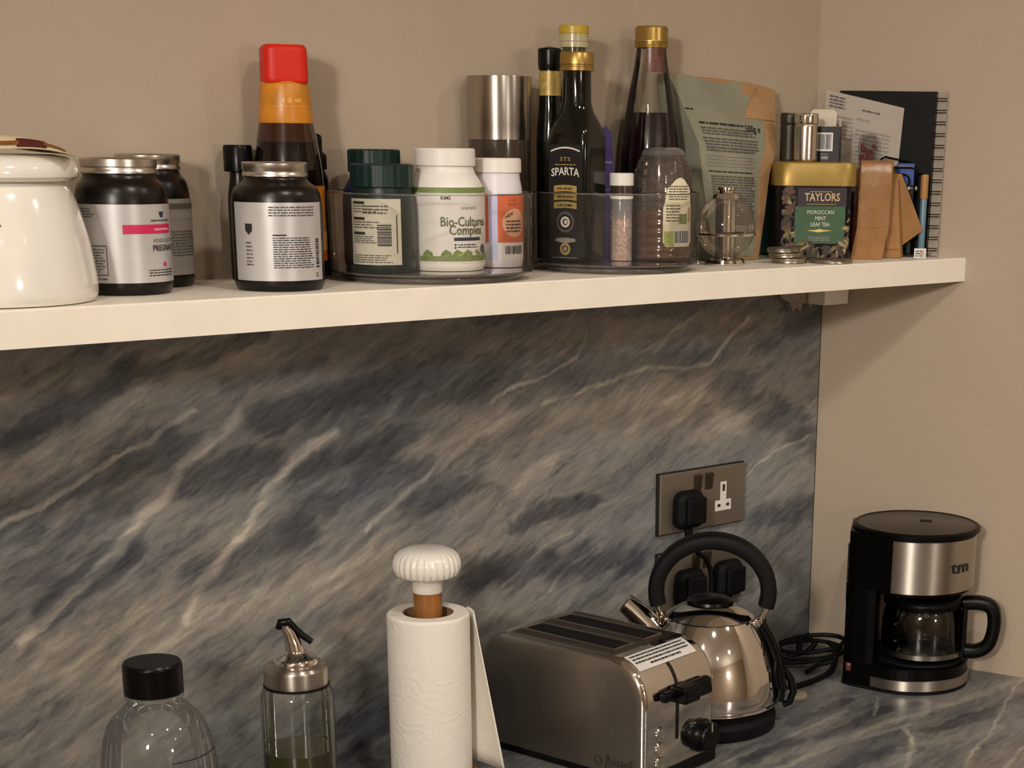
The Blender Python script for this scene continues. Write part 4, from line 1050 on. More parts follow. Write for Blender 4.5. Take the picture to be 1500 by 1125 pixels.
# teal and red tubs glimpsed behind
x, y = -.1225, .0045
t = thing('teal_carton', 'small teal carton showing between the flour bag and the tea tin', 'carton', (x, y, ZT), face(x, y, .1))
MB().box((0, 0, .0725), (.020, .016, .144), M('teal_card', '#1d6662', .45, var=.1), .0012).build('carton_body', t)
MB().box((0, -.0084, .115), (.019, .0006, .012), M('deep_teal_ink', '#174b4c', .5)).build('band', t)
x, y = TCX + .0800 * RX + .0760 * VX, TCY + .0800 * RY + .0760 * VY
t = thing('snack_tub', 'rounded clear tub of dark red pieces behind the brown packets', 'tub', (x, y, ZT), face(x, y))
MB().prism([(-.0125, .0008), (.0125, .0008), (.0128, .146), (.0105, .1535), (.006, .156), (-.006, .156), (-.0105, .1535), (-.0128, .146)], -.0095, .0095, clear('grey_tub_plastic', (.75, .75, .72), gain=.5, body=.03, bodycol=(.45, .45, .42)), axis='y').build('tub_body', t)
rg = random.Random(3); mb = MB()
for k in range(150):
    c = (rg.uniform(-.0085, .0085), rg.uniform(-.006, .006), rg.uniform(.006, .142)); s_ = rg.uniform(.004, .0062)
    mb.box(c, (s_, s_ * .8, s_), M('dried_berry', '#7c1c28', .5, var=.3), .0008, 1, Matrix.Rotation(rg.uniform(0, 3), 3, 'Z'))
mb.build('berries', t)['kind'] = 'stuff'

# loose jar lids in front
def jarlid(x, y, z, r, h, label, cat='lid', tilt=0, group=None):
    t = thing('jar_lid', label, cat, (x, y, z), 0, group); t.rotation_euler = (tilt, 0, 0)
    MB().lathe([(0, .0003), (r * .97, .0003), (r, .0012), (r * .985, h * .45), (r, h * .6), (r, h - .0008), (r * .95, h), (r * .9, h - .0008), (0, h - .0006)], M('tarnished_steel', '#a39a8c', .32, 1.0, var=.12, nscale=60), 40).build('disc', t)
jarlid(-.2165, -.135, ZT, .0225, .0068, 'steel jar lid lying flat at the bottom of the little stack by the tea tin', group='loose jar lids')
jarlid(-.2200, -.1325, ZT + .0069, .0215, .0062, 'steel jar lid in the middle of the little stack by the tea tin', group='loose jar lids')
jarlid(-.2230, -.1310, ZT + .0132, .0205, .0055, 'steel jar lid on top of the little stack by the tea tin', group='loose jar lids')
jarlid(-.1695, -.1620, ZT, .0275, .0048, 'single wide steel lid lying flat in front of the tea tin', group='loose jar lids')

# brown paper packets leaning by the rack
def ab(a, b): return (TCX + a * RX + b * VX, TCY + a * RY + b * VY)
x, y = ab(.0830, .006)
t = thing('kraft_packet', 'taped brown paper packet folded in the middle, right of the tea tin', 'packet', (x, y, ZT), face(x, y, .06))
TAPE = M('clear_tape', '#93693a', .26, var=.12, nscale=50, bump=.25, bscale=70, spec=.5)
wq = .0205
sec = [(.004, .0004), (-.0205, .0004), (-.0095, .040), (-.0075, .108), (-.003, .1190), (.004, .1225), (.011, .119), (.014, .09), (.012, .0004)]
vs = []; n_ = len(sec)
for xx, sh in ((-wq, -.008), (wq, -.009)):
    for (yy, zz) in sec: vs.append((xx + (sh * (1 - zz / .045) if zz < .045 else 0) + (.002 if zz > .11 else 0), yy, zz))
fs = [(i, (i + 1) % n_, (i + 1) % n_ + n_, i + n_) for i in range(n_)] + [tuple(reversed(range(n_))), tuple(range(n_, 2 * n_))]
MB().add(vs, fs, KRAFT).build('paper_body', t)
tp_ = MB(); vv = []
for (yy, zz) in [sec[2], (-.0088, .065), (-.0082, .09), sec[3], sec[4], sec[5]]:
    for i_ in range(5):
        xx = -wq + .0015 + (2 * wq - .003) * i_ / 4; vv.append((xx, yy - .0007 - .0006 * math.sin(i_ * 2.1 + zz * 90), zz + (.0006 if zz > .115 else 0)))
tp_.add(vv, [(5 * i + j, 5 * i + j + 1, 5 * i + j + 6, 5 * i + j + 5) for i in range(5) for j in range(4)], TAPE, True).build('tape', t)
MB().prism([(-wq - .0005, .118), (-wq - .006, .110), (-wq - .008, .098), (-wq - .0005, .088)], .002, .0026, KRAFT, axis='y').build('end_flap', t)
x, y = ab(.1090, .0320)
t = thing('kraft_packet', 'thin brown paper packet standing upright between taped packet and the big envelope', 'packet', (x, y, ZT), face(x, y, .12))
MB().add([(-.016, -.011, .0004), (.014, -.013, .0008), (.019, .004, .0008), (-.012, .007, .0004), (-.012, .001, .100), (.007, .000, .100), (.009, .006, .098), (-.010, .007, .100)],
         [(0, 3, 2, 1), (0, 1, 5, 4), (1, 2, 6, 5), (2, 3, 7, 6), (3, 0, 4, 7), (4, 5, 6, 7)], KRAFT).build('paper_body', t)
MB().add([(-.006, -.0119, .012), (.0125, -.0128, .012), (.0060, -.0008, .096), (-.003, -.0004, .096)], [(0, 1, 2, 3)], M('kraft_flap', '#9c7040', .75, var=.1)).build('fold_flap', t)
x, y = ab(.1200, .0425)
t = thing('kraft_envelope', 'large brown envelope leaning at a slant with one corner towards the wall', 'envelope', (x, y, ZT), face(x, y, .05))
env = [(-.020, .0006), (-.010, .0006), (.006, .0150), (.0330, .0350), (.0020, .1060), (-.020, .1085)]
MB().prism(env, -.0015, .0015, KRAFT, axis='y').build('paper_body', t)
MB().add([(-.020, -.0019, .1080), (.0018, -.0019, .1055), (-.006, -.0019, .088)], [(0, 1, 2)], M('kraft_flap', '#9c7040', .75, var=.1)).build('flap', t)

# ---- letter rack, spiral notebook, paper against the right wall
def wallpt(s, off, z): q = WD * s + WN * off; return Vector((q.x, q.y, z))
nb = thing('spiral_notebook', 'black covered spiral notebook leaning against the right wall', 'notebook', wallpt(.093, .0, ZT)[:], 0)
ang_w = math.atan2(WD.y, WD.x)
nb.rotation_euler = (0, 0, ang_w)
sgn = 1 if (Vector((-math.sin(ang_w), math.cos(ang_w), 0)).dot(WN) > 0) else -1
def lean(x, z, th): return (x, sgn * (.0012 + .005 * (1 - z / .205) + th), z)
def slab(x0, x1, z0, z1, t0, t1, m, tl=0, tr=0):
    c = [(x0, z0), (x1, z0), (x1, z1 + tr), (x0, z1 + tl)]
    vs = [lean(a, b, t0) for a, b in c] + [lean(a, b, t1) for a, b in c]
    return MB().add(vs, [(0, 1, 2, 3), (7, 6, 5, 4), (0, 1, 5, 4), (1, 2, 6, 5), (2, 3, 7, 6), (3, 0, 4, 7)], m)
NBK = M('notebook_black', '#0b0e0c', .55, var=.2, spec=.3)
slab(-.078, .058, .0006, .2115, .0046, .0060, NBK, 0, -.002).build('front_cover', nb)
slab(-.078, .058, .0006, .2115, .0004, .0014, NBK, 0, -.002).build('back_cover', nb)
PGE = M('page_edges', '#9d9284', .7)
slab(-.076, .0575, .002, .2090, .0016, .0044, PGE, 0, -.002).build('pages', nb)
slab(.0595, .0730, .0015, .2085, .0010, .0030, PGE).build('page_margin', nb)
for k in range(14):
    zc = .008 + .0146 * k
    for dz in (0, .0032):
        pts = []
        for i in range(9):
            a = PI * 2 * i / 9
            yv = .0045 + .0036 * math.sin(a); xv = .0640 + .0085 * math.cos(a)
            q = lean(xv, zc + dz, 0); pts.append((q[0], q[1] + sgn * (yv - .0005), q[2]))
        MB().tube(pts, .0006, BLACKP, 5, closed=True).build('spiral_ring', nb)
x, y = ab(.0700, .1030)
sh = thing('paper_sheet', 'white printed sheet tucked in front of the black notebook', 'paper', (x, y, ZT), face(x, y, -.32))
pm_ = lambda s, h, e=0: (s, -e + .008 * (h / .2) + .003 * math.sin(s * 30) * (h / .2), h)
mb = MB(); cs = [(-.052, .001), (.050, .001), (.058, .1890), (-.050, .2125)]
def shp(a, b):
    x0 = cs[0][0] + (cs[3][0] - cs[0][0]) * b; x1 = cs[1][0] + (cs[2][0] - cs[1][0]) * b
    z1 = cs[3][1] + (cs[2][1] - cs[3][1]) * a
    return pm_(x0 + (x1 - x0) * a, .001 + (z1 - .001) * b)
vs = [shp(i / 12, j / 10) for j in range(11) for i in range(13)]
fs = [(j * 13 + i, j * 13 + i + 1, (j + 1) * 13 + i + 1, (j + 1) * 13 + i) for j in range(10) for i in range(12)]
SHEET = M('paper_white', '#b3a99c', .65, var=.04)
so = mb.add(vs, fs, SHEET, True).build('page', sh)
def shm(s, h, e=0):
    q = Vector(shp(s, h)); return (q.x, q.y - .0006 - e, q.z)
p = Print(shm, step=.06)
rg = random.Random(17)
for (a0, a1, b, n_, db, m_) in [(.06, .26, .975, 4, .020, GREYINK), (.48, .72, .93, 1, .02, GREYINK), (.42, .60, .87, 1, .02, PALEINK), (.42, .86, .80, 9, .026, PALEINK), (.05, .38, .86, 6, .025, PALEINK), (.60, .92, .545, 3, .024, GREYINK), (.3, .9, .44, 6, .026, PALEINK)]:
    for i in range(n_):
        x = a0
        while x < a1:
            w_ = .02 + .05 * rg.random(); p.rect(x, b - i * db - .010, min(a1, x + w_), b - i * db, m_); x += w_ + .012
p.build('print', so)['kind'] = 'stuff'
RKX, RKY = ab(.1210, .0640)
rk = thing('wire_letter_rack', 'black wire letter rack holding folders near the shelf end', 'rack', (RKX, RKY, ZT), face(RKX, RKY, .04))
def frame(yy, w0, w1, z1, z0, r, name='wire_frame', dz=0):
    pts = [(w0, yy, z0), (w0, yy, z1 - .006), (w0 + .002, yy, z1 - .002), (w0 + .007, yy, z1), (w1 - .007, yy, z1 + dz), (w1 - .002, yy, z1 - .002 + dz), (w1, yy, z1 - .007 + dz), (w1, yy, z0)]
    return MB().tube(pts, r, BLACKP, 8).build(name, rk)
frame(.0085, -.025, .022, .127, .002, .0014, dz=-.006)
frame(.0000, -.026, .0235, .1140, .002, .0014)
frame(-.0085, -.026, .0135, .1055, .002, .0014)
MB().tube(MB.smooth([(.0235, .000, .107), (.032, -.003, .106), (.0375, -.005, .102), (.0370, -.005, .06), (.031, -.004, .03), (.032, -.004, .002)]), .0016, BLACKP, 8).build('side_wire', rk)
MB().tube([(-.026, -.0085, .0018), (.0235, -.0085, .0018), (.022, .0085, .0018), (-.025, .0085, .0018)], .0014, BLACKP, 8, closed=True).build('base_wire', rk)
for xx, yy, zz in ((.0135, -.0102, .088), (.0235, -.0018, .088), (.0370, -.0068, .088)):
    MB().lathe([(.0001, -.0028), (.0018, 0), (.0001, .0028)], WHITEP, 4, c=(0, 0)).build('wire_glint', rk).location = (xx, yy, zz)  # white glints at the wire ends, modelled as small solids
def folder(label, yy, x0, x1, z1, m, name='folder', th=.0022, z0=.0036):
    ca, sa = math.cos(rk.rotation_euler.z), math.sin(rk.rotation_euler.z)
    t = thing(name, label, 'folder', (RKX - yy * sa, RKY + yy * ca, ZT + z0), rk.rotation_euler.z)
    MB().box(((x0 + x1) / 2, 0, (z1 - z0) / 2), (x1 - x0, th, z1 - z0), m, .0008).build('cover', t)
    MB().box(((x0 + x1) / 2, -th / 2 - .0003, z1 - z0 - .004), (x1 - x0 - .004, .0004, .0012), PALEINK).build('edge_line', t)
    return t
folder('bright blue folder standing in the wire rack', .0028, -.0030, .0205, .1195, M('blue_card', '#0f3f8e', .4, var=.1))
folder('tan folder standing behind the blue one in the rack', .0060, -.024, .0120, .1160, M('tan_card', '#7d6848', .6, var=.1))
folder('black folder standing at the front of the rack', -.0045, -.022, .0205, .092, M('black_folder', '#08090c', .4, var=.2, spec=.25), th=.003)
x, y = ab(.1530, .0470)
tb = thing('paint_marker', 'pale blue marker with wooden coloured cap standing at the rack end', 'marker', (x, y, ZT), face(x, y))
MB().lathe([(0, .0004), (.0042, .0004), (.0044, .002), (.0044, .074), (.0040, .076)], M('pale_blue_barrel', '#5f7f8c', .3, var=.1), 20).build('barrel', tb)
MB().lathe([(.0046, .0755), (.0050, .076), (.0050, .103), (.0044, .1055), (0, .106)], M('wood_cap', '#a8793f', .5, var=.2, nscale=80), 20).build('cap', tb)
x, y = ab(.1480, .0200)
tg = thing('price_tag', 'little white tag at the foot of the letter rack', 'tag', (x, y, ZT), face(x, y, .1))
o_ = MB().box((0, 0, .0068), (.0155, .0010, .0125), LABELW, .0003).build('card', tg)
p = Print(planemap((0, -.0007, 0), (1, 0, 0), (0, 0, 1))); p.lines(-.006, .005, .002, .011, 3, GREYINK, .5, .3, 95); p.rect(.001, .002, .0055, .011, M('pale_red_ink', '#c9a9a2', .5)); p.build('print', tg)

# ------------------------------------------------------------------ sockets and leads on the marble
PLATE = M('antique_nickel', '#7d7264', .42, .45, var=.08, nscale=20)
def socket(label, xc, zc, w_, h_, rot, plugs):
    t = thing('double_socket', label, 'socket', (xc, -.0004, zc), 0); t.rotation_euler = (0, rot, 0)
    MB().box((0, -.0022, 0), (w_ + .003, .0044, h_ + .003), M('socket_back', '#15110e', .6), .001).build('gasket', t)
    MB().box((0, -.0062, 0), (w_, .0040, h_), PLATE, .0016, 3).build('plate', t)
    for sx in (-.0105, .0105):
        r_ = MB().box((sx - .002, -.0092, .0235), (.0125, .0050, .022), M('switch_bronze', '#4d4235', .35, .6), .0012, rot=Matrix.Rotation(.12, 3, 'X')).build('rocker_switch', t)
    for k, cx_ in enumerate((-.0370, .0370)):
        ins = MB()
        m_ = WHITEP
        if k in plugs: continue
        o = MB().prism([(cx_ - .0055, .019), (cx_ + .0055, .019), (cx_ + .0055, -.006), (cx_ + .0150, -.006), (cx_ + .0150, -.0205), (cx_ - .0150, -.0205), (cx_ - .0150, -.006), (cx_ - .0055, -.006)], -.0088, -.0080, WHITEP, axis='y').build('insert', t)
        q = Print(planemap((0, -.0089, 0), (1, 0, 0), (0, 0, 1)))
        q.rect(cx_ - .0022, .006, cx_ + .0022, .0155, INK); q.rect(cx_ - .011, -.0150, cx_ - .0055, -.0110, INK); q.rect(cx_ + .0055, -.0150, cx_ + .011, -.0110, INK)
        q.build('pin_slots', o)
    return t
socket('double socket on the marble, upper one, with a free white outlet', -.2325, .2478, .158, .081, .0, (0,))
socket('double socket lower on the marble, half hidden behind the kettle handle', -.2325, .1400, .158, .081, .0, (0, 1))
def plug(label, x, z, path):
    t = thing('mains_plug', label, 'plug', (x, -.0084, z))
    MB().box((0, -.0135, 0), (.050, .026, .052), BLACKM, .013, 4, taper=.92).build('body', t)
    MB().box((0, -.0290, 0), (.034, .008, .036), BLACKM, .0035, 3).build('grip', t)
    MB().tube([(0, -.014, -.021), (0, -.0145, -.034), (0, -.0145, -.042)], [.0065, .0055, .0042], BLACKM, 12).build('cord_grip', t)
    MB().tube(path, .0034, BLACKM, 10).build('lead', t)
plug('black plug in the upper socket with lead running down behind the kettle', -.2730, .2405, MB.smooth([(0, -.0145, -.040), (.008, -.018, -.056), (.038, -.020, -.076), (.0420, -.020, -.14), (.036, -.040, -.19), (.010, -.060, -.228), (.0, -.070, -.236)]))
plug('black plug in the left half of the lower socket behind the kettle', -.2690, .1330, [(0, -.0145, -.040), (.004, -.015, -.07), (.012, -.02, -.11), (.022, -.035, -.1285), (.060, -.040, -.1290)])
plug('black plug in the right half of the lower socket behind the kettle', -.1950, .1345, [(0, -.0145, -.040), (.006, -.015, -.07), (.02, -.02, -.108), (.055, -.022, -.1295), (.085, -.03, -.1300)])

# ------------------------------------------------------------------ worktop things
# water bottle
x, y = -1.1092, -.1500
t = thing('water_bottle', 'clear glass water bottle with glossy black cap', 'bottle', (x, y, 0), face(x, y))
br = .0570
bp = fillet([(0, .0006), (br * .93, .0006), (br, .006, .005), (br, .118, .03), (br * .86, .158, .03), (.031, .1765, .012), (.0258, .182, .004), (.0258, .196)], 8)
MB().lathe(bp, clear('bottle_glass', (.90, .91, .90), gain=.85, body=.06, bodycol=(.6, .58, .55)), 56).build('glass_body', t)
MB().lathe(fillet([(.0262, .1905), (.0284, .191), (.0284, .2190, .0015), (.0265, .2215), (0, .2215)]), BLACKP, 56).build('cap', t)
MB().lathe([(.0268, .1865), (.0283, .187), (.0283, .190), (.0262, .1902)], clear('collar_plastic', (.8, .8, .78), gain=1.5, body=.2), 48).build('collar', t)
def brad(z):
    for (r0, z0), (r1, z1) in zip(bp[:-1], bp[1:]):
        if z0 <= z <= z1 and z1 > z0: return r0 + (r1 - r0) * (z - z0) / (z1 - z0) + .0005
    return br
pz = Print(lambda s, h, e=0: (brad(h) * math.sin(s / br), -brad(h) * math.cos(s / br), h), step=.004)
for i in range(14):
    s0 = .012 + .0046 * i; pz.rect(s0, .1330 - .0003 * (i % 2), s0 + .0046 - .0010 * (i % 3 == 0), .1341, INK)
pz.build('print', t)
for sx in (-1, 1):
    MB().box((sx * .024, -.010, .1775), (.008, .003, .005), clear('collar_plastic', (.8, .8, .78)), .001).build('neck_lug', t)
# oil dispenser
x, y = -.9341, -.1200
t = thing('oil_dispenser', 'glass oil dispenser with steel collar and black tipped pourer, green oil inside', 'dispenser', (x, y, 0), face(x, y))
OR = .0385
MB().lathe(fillet([(0, .0006), (OR * .95, .0006), (OR, .005, .004), (OR, .1440, .008), (OR * .90, .1535, .004), (.0300, .1560)], 6), clear('dispenser_glass', (.90, .91, .88), gain=.9, body=.02), 48).build('glass_body', t)
OIL = M('olive_oil', '#3e3d06', .06, var=.1, spec=.6)
MB().lathe([(0, .0014), (OR - .0016, .0016), (OR - .0016, .0850), (0, .0850)], OIL, 48).build('oil', t)
MB().lathe([(OR * .86, .1545), (OR * .90, .1548), (OR * .90, .1570), (OR * .86, .1575)], BLACKM, 48).build('seal', t)
MB().lathe(fillet([(.0300, .1570), (.0335, .1572), (.0338, .160, .001), (.0338, .1745, .0015), (.0310, .1775), (.0235, .1782)]), STEEL, 48).build('collar', t)
MB().lathe(fillet([(.0235, .1775), (.0240, .1790, .001), (.0232, .1850, .003), (.0150, .1880, .003), (.0108, .1910), (.0100, .1925)]), CHROME, 44).build('pourer_base', t)
sp_ = MB().tube([(0, 0, .1895), (-.0015, 0, .200), (-.005, 0, .211), (-.0095, 0, .2190)], [.0102, .0088, .0070, .0055], CHROME, 18).build('spout', t)
fl = MB().tube([(-.0165, 0, .2165), (-.0135, 0, .2232), (-.0060, 0, .2235), (.0010, 0, .2155), (.0080, 0, .2085), (.0175, 0, .2010)], [.0030, .0045, .0050, .0040, .0038, .0034], BLACKP, 12).build('flip_lever', t)
MB().tube([(0, 0, .1560), (0, 0, .1450)], .0020, BLACKM, 8).build('air_tube', t)

# kitchen roll on its holder
x, y = -.7572, -.1100
t = thing('roll_holder', 'kitchen roll holder with wooden rod and ribbed white ceramic knob', 'holder', (x, y, 0), face(x, y))
WOOD = M('rod_wood', '#8f5c28', .45, var=.25, nscale=30, stretch=(6, 6, 1))
MB().lathe(fillet([(0, .0004), (.052, .0004), (.054, .004, .002), (.054, .013, .004), (.018, .0155), (0, .0155)]), WOOD, 56).build('base', t)
MB().lathe([(.0158, .0150), (.0158, .2265)], WOOD, 32).build('rod', t)
kz = .2260
kp = [(.0162, kz - .001), (.0170, kz + .0005), (.0170, kz + .0060), (.0165, kz + .010), (.0185, kz + .0135), (.028, kz + .0160), (.0345, kz + .0200), (.0372, kz + .0270), (.0370, kz + .0340), (.0345, kz + .0410), (.0290, kz + .0460), (.020, kz + .0488), (.009, kz + .0495), (0, kz + .0496)]
def ribs(a, z):
    q = max(0.0, min(1.0, (z - kz - .013) / .006)) * max(0.0, min(1.0, (kz + .0495 - z) / .010))
    return 1 + .038 * q * (abs(math.cos(14 * a)) - .5)
MB().lathe(kp, CERAMIC, 168, fn=ribs).build('knob', t)
t = thing('kitchen_roll', 'white embossed kitchen paper roll with its loose end hanging at the right', 'kitchen roll', (x, y, .0160), face(x, y))
PAPER = bpy.data.materials.new('embossed_paper'); PAPER.use_nodes = True
nt = PAPER.node_tree; b_ = nt.nodes['Principled BSDF']; b_.inputs['Base Color'].default_value = (*rgb('#e8e2d6'), 1); b_.inputs['Roughness'].default_value = .85
tcn = nt.nodes.new('ShaderNodeTexCoord'); wv = nt.nodes.new('ShaderNodeTexWave'); wv.wave_type = 'RINGS'; wv.inputs['Scale'].default_value = 9; wv.inputs['Distortion'].default_value = 22; wv.inputs['Detail'].default_value = 2; wv.inputs['Detail Scale'].default_value = 3.0
n2 = nt.nodes.new('ShaderNodeTexNoise'); n2.inputs['Scale'].default_value = 420
mxn = nt.nodes.new('ShaderNodeMath'); mxn.operation = 'MULTIPLY_ADD'; mxn.inputs[1].default_value = .5
bpn = nt.nodes.new('ShaderNodeBump'); bpn.inputs['Strength'].default_value = .22; bpn.inputs['Distance'].default_value = .001
for nn in (wv, n2): nt.links.new(tcn.outputs['Object'], nn.inputs['Vector'])
nt.links.new(n2.outputs['Fac'], mxn.inputs[0]); nt.links.new(wv.outputs['Fac'], mxn.inputs[2]); nt.links.new(mxn.outputs[0], bpn.inputs['Height']); nt.links.new(bpn.outputs[0], b_.inputs['Normal'])
RH = .1855; RR = .0462
MB().lathe(fillet([(.0285, .0006), (RR - .001, .0006), (RR, .002, .001), (RR, RH - .002, .002), (RR - .002, RH), (.0285, RH)]), PAPER, 72).build('paper_roll', t)
MB().lathe([(.0285, .001), (.0285, RH - .0004), (.0272, RH - .0004), (.0272, .001), (.0285, .001)], M('cardboard_core', '#8a6a48', .8, var=.1), 44).build('core', t)
# loose sheet: leaves the roll at its back right, swings outwards towards the bottom
vs = []; nu, nv = 14, 12
def loose(u, v):
    a0 = 2.15; sp = .0035 + (1 - v) * .040 * u
    a = a0 - u * .75
    bx = RR * math.sin(a) + .0008; by = -RR * math.cos(a)
    return (bx + sp * .80 + .0012, by - sp * .35 - .0010 * u, .002 + (RH - .003) * v)
fr_ = [loose(i / nu, j / nv) for j in range(nv + 1) for i in range(nu + 1)]
fs = [(j * (nu + 1) + i, j * (nu + 1) + i + 1, (j + 1) * (nu + 1) + i + 1, (j + 1) * (nu + 1) + i) for j in range(nv) for i in range(nu)]
lo_ = MB().add(fr_, fs, PAPER, True).build('loose_sheet', t)
md = lo_.modifiers.new('thick', 'SOLIDIFY'); md.thickness = .0012; md.offset = 0

# toaster
FRx, FRy = -.4595, -.2665
yaw = math.radians(10)
fdx, fdy = math.sin(yaw), -math.cos(yaw)
TW, TL, TH = .134, .252, .149
rdx, rdy = math.cos(yaw), math.sin(yaw)
ox, oy = FRx - rdx * TW / 2, FRy - rdy * TW / 2          # middle of the front foot
t = thing('toaster', 'brushed steel two-slot toaster with chrome front and a white notice sticker', 'toaster', (ox, oy, 0), yaw)
# local: front faces -Y at y=0, body runs to y=+TL
BZ = .010; RF = .050; RB = .045
def tprof(inset=0.0, n=9):
    pts = [(0 + inset, BZ)]
    for i in range(n + 1):
        a = PI - PI / 2 * i / n; pts.append((RF + (RF - inset) * math.cos(a), TH - RF + (RF - inset) * math.sin(a)))
    for i in range(n + 1):
        a = PI / 2 - PI / 2 * i / n; pts.append((TL - RB + (RB - inset) * math.cos(a), TH - RB + (RB - inset) * math.sin(a)))
    pts.append((TL - inset, BZ))
    return pts
def arclen(pts):
    s = [0]
    for a, b in zip(pts[:-1], pts[1:]): s.append(s[-1] + math.hypot(b[0] - a[0], b[1] - a[1]))
    return s
wrapm = CHROME
A_ = tprof(0.0, 12); hw = TW / 2
bevs = [(-hw, .0055), (-hw + .0016, .0022), (-hw + .0045, .0004), (-hw + .007, 0), (hw - .007, 0), (hw - .0045, .0004), (hw - .0016, .0022), (hw, .0055)]
rings = [[(xx, a, b) for a, b in tprof(ins, 12)] for xx, ins in bevs]
K = len(A_)
iy0 = 1 + 12                     # end of the front curve
def strip(i0, i1, j0, j1, m, name, parent, smooth=True):
    vs = []; fs = []
    for r in range(i0, i1 + 1): vs += rings[r][j0:j1 + 1]
    k = j1 - j0 + 1
    for r in range(i1 - i0):
        for j in range(k - 1): fs.append((r * k + j, r * k + j + 1, (r + 1) * k + j + 1, (r + 1) * k + j))
    return MB().add(vs, fs, m, smooth).build(name, parent)
strip(0, 7, 0, iy0, CHROME, 'front_panel', t)
strip(0, 7, iy0 + 1, K - 1, STEEL, 'back_panel', t)
# top with two slots (a flat plate with holes, between the curves)
ty0, ty1 = RF, TL - RB
TOPM = M('toaster_top', '#5e554a', .3, .9, var=.06)
slots = [(-.045, -.011), (.010, .043)]
sy0, sy1 = ty0 - .006, ty1 + .004
ys = [ty0, ty0 + .012, ty1 - .006, ty1]
xs_ = [-hw + .007, slots[0][0], slots[0][1], slots[1][0], slots[1][1], hw - .007]
mb = MB(); vs = [(xx, yy, TH) for yy in ys for xx in xs_]; fs = []
for j in range(3):
    for i in range(5):
        if j == 1 and i in (1, 3): continue
        fs.append((j * 6 + i, j * 6 + i + 1, (j + 1) * 6 + i + 1, (j + 1) * 6 + i))
mb.add(vs, fs, TOPM)
for r in ((0, 3), (4, 7)):
    q = [[(rings[k][iy0][0], ty0, rings[k][iy0][2]), (rings[k][iy0][0], ty1, rings[k][iy0][2])] for k in range(r[0], r[1] + 1)]
    vs = [p_ for pr_ in q for p_ in pr_]; mb.add(vs, [(2 * i, 2 * i + 1, 2 * i + 3, 2 * i + 2) for i in range(r[1] - r[0])], STEELH, True)
mb.build('top_plate', t)
DARK = M('slot_dark', '#14100d', .7)
for (a, b) in slots:
    y0_, y1_ = ys[1], ys[2]; zb_ = TH - .075
    m_ = MB(); c = [(a, y0_), (b, y0_), (b, y1_), (a, y1_)]
    vs = [(p_[0], p_[1], TH) for p_ in c] + [(p_[0], p_[1], zb_) for p_ in c]
    so_ = m_.add(vs, [(0, 1, 5, 4), (1, 2, 6, 5), (2, 3, 7, 6), (3, 0, 4, 7), (4, 5, 6, 7)], DARK).build('bread_slot', t)
    MB().tube([(a, y0_, TH + .0008), (b, y0_, TH + .0008), (b, y1_, TH + .0008), (a, y1_, TH + .0008)], .0018, STEELH, 6, closed=True).build('slot_rim', so_)
    for k in range(2):
        xx = a + (b - a) * (.30 + .4 * k)
        MB().tube([(xx, y0_ + .004, TH - .016), (xx, y1_ - .004, TH - .016)], .0009, STEEL, 5).build('guide_wire', so_)
for sgn_, nm in ((-1, 'side_panel'), (1, 'side_panel')):
    pr_ = tprof(.0055, 12); n_ = len(pr_)
    pr2_ = tprof(.012, 12)
    vs = [(sgn_ * hw, a, b) for a, b in pr_] + [(sgn_ * (hw + .0022), a, b) for a, b in pr2_]
    fs = [(i, i + 1, n_ + i + 1, n_ + i) for i in range(n_ - 1)] + [tuple(n_ + i for i in range(n_))]
    o = MB().add(vs, fs, STEELH, True).build(nm, t)
    if sgn_ < 0:
        q = Print(planemap((-(hw + .0024), 0, 0), (0, -1, 0), (0, 0, 1)))
        q.text('Russell', -.0350, .0205, .0150, M('engraved_ink', '#3a332c', .5), .95); q.text('Hobbs', -.0370, .0080, .0150, M('engraved_ink', '#3a332c', .5), .95)
        q.disc(-.0660, .0225, .0058, M('engraved_ink', '#3a332c', .5), 20, None, .0045)
        q.build('print', o)
MB().prism([(-hw + .001, .002), (hw - .001, .002), (hw - .001, TL - .003), (-hw + .001, TL - .003)], .0005, BZ + .001, BLACKM).build('foot_base', t)
MB().prism([(-hw - .001, -.0015), (hw + .003, -.0015), (hw + .003, .03), (-hw - .001, .03)], .0006, .0145, BLACKM).build('front_foot', t)
# front details (front face is y=0)
def frontmap(s, h, e=0):
    # h measured along the front profile from the bottom
    z0 = BZ; z1 = TH - RF
    if h <= z1 - z0: return (s, -e, z0 + h)
    a = (h - (z1 - z0)) / RF; rr = RF + e
    return (s, RF - rr * math.cos(a), z1 + rr * math.sin(a))
q = Print(frontmap, e=.0008, step=.2)
def vstrip(s0, s1, h0, h1, m, name, e, n=16):
    vs = []; 
    for i in range(n + 1): vs += [frontmap(s0, h0 + (h1 - h0) * i / n, e), frontmap(s1, h0 + (h1 - h0) * i / n, e)]
    return MB().add(vs, [(2 * i, 2 * i + 1, 2 * i + 3, 2 * i + 2) for i in range(n)], m, True).build(name, t)
vstrip(-.0085, -.0035, .036, .139, M('lever_slot', '#080808', .5), 'lever_slot', .0006)
st_ = vstrip(-.058, .050, .1300, .1560, LABELW, 'notice_sticker', .0009)
stm = lambda s, h, e=0: frontmap(s, .1300 + h, .0011 + e)
qs = Print(stm, e=.0002)
for k in range(4): qs.lines(-.054 + (.022 if k == 3 else 0), .046 - (.02 if k == 3 else 0), .0040 + .0052 * (3 - k), .0075 + .0052 * (3 - k), 1, INK, .7, .02, 101 + k)
qs.build('print', st_)
lv = MB().box((-.006, -.011, .1040), (.030, .024, .020), BLACKP, .003, 2).build('lever', t)
MB().box((.020, -.006, .1020), (.058, .013, .022), BLACKP, .004, 2, taper=.85).build('lever_wing', lv)
MB().box((-.0300, -.006, .1050), (.026, .010, .012), BLACKP, .003, 2).build('lever_wing', lv)
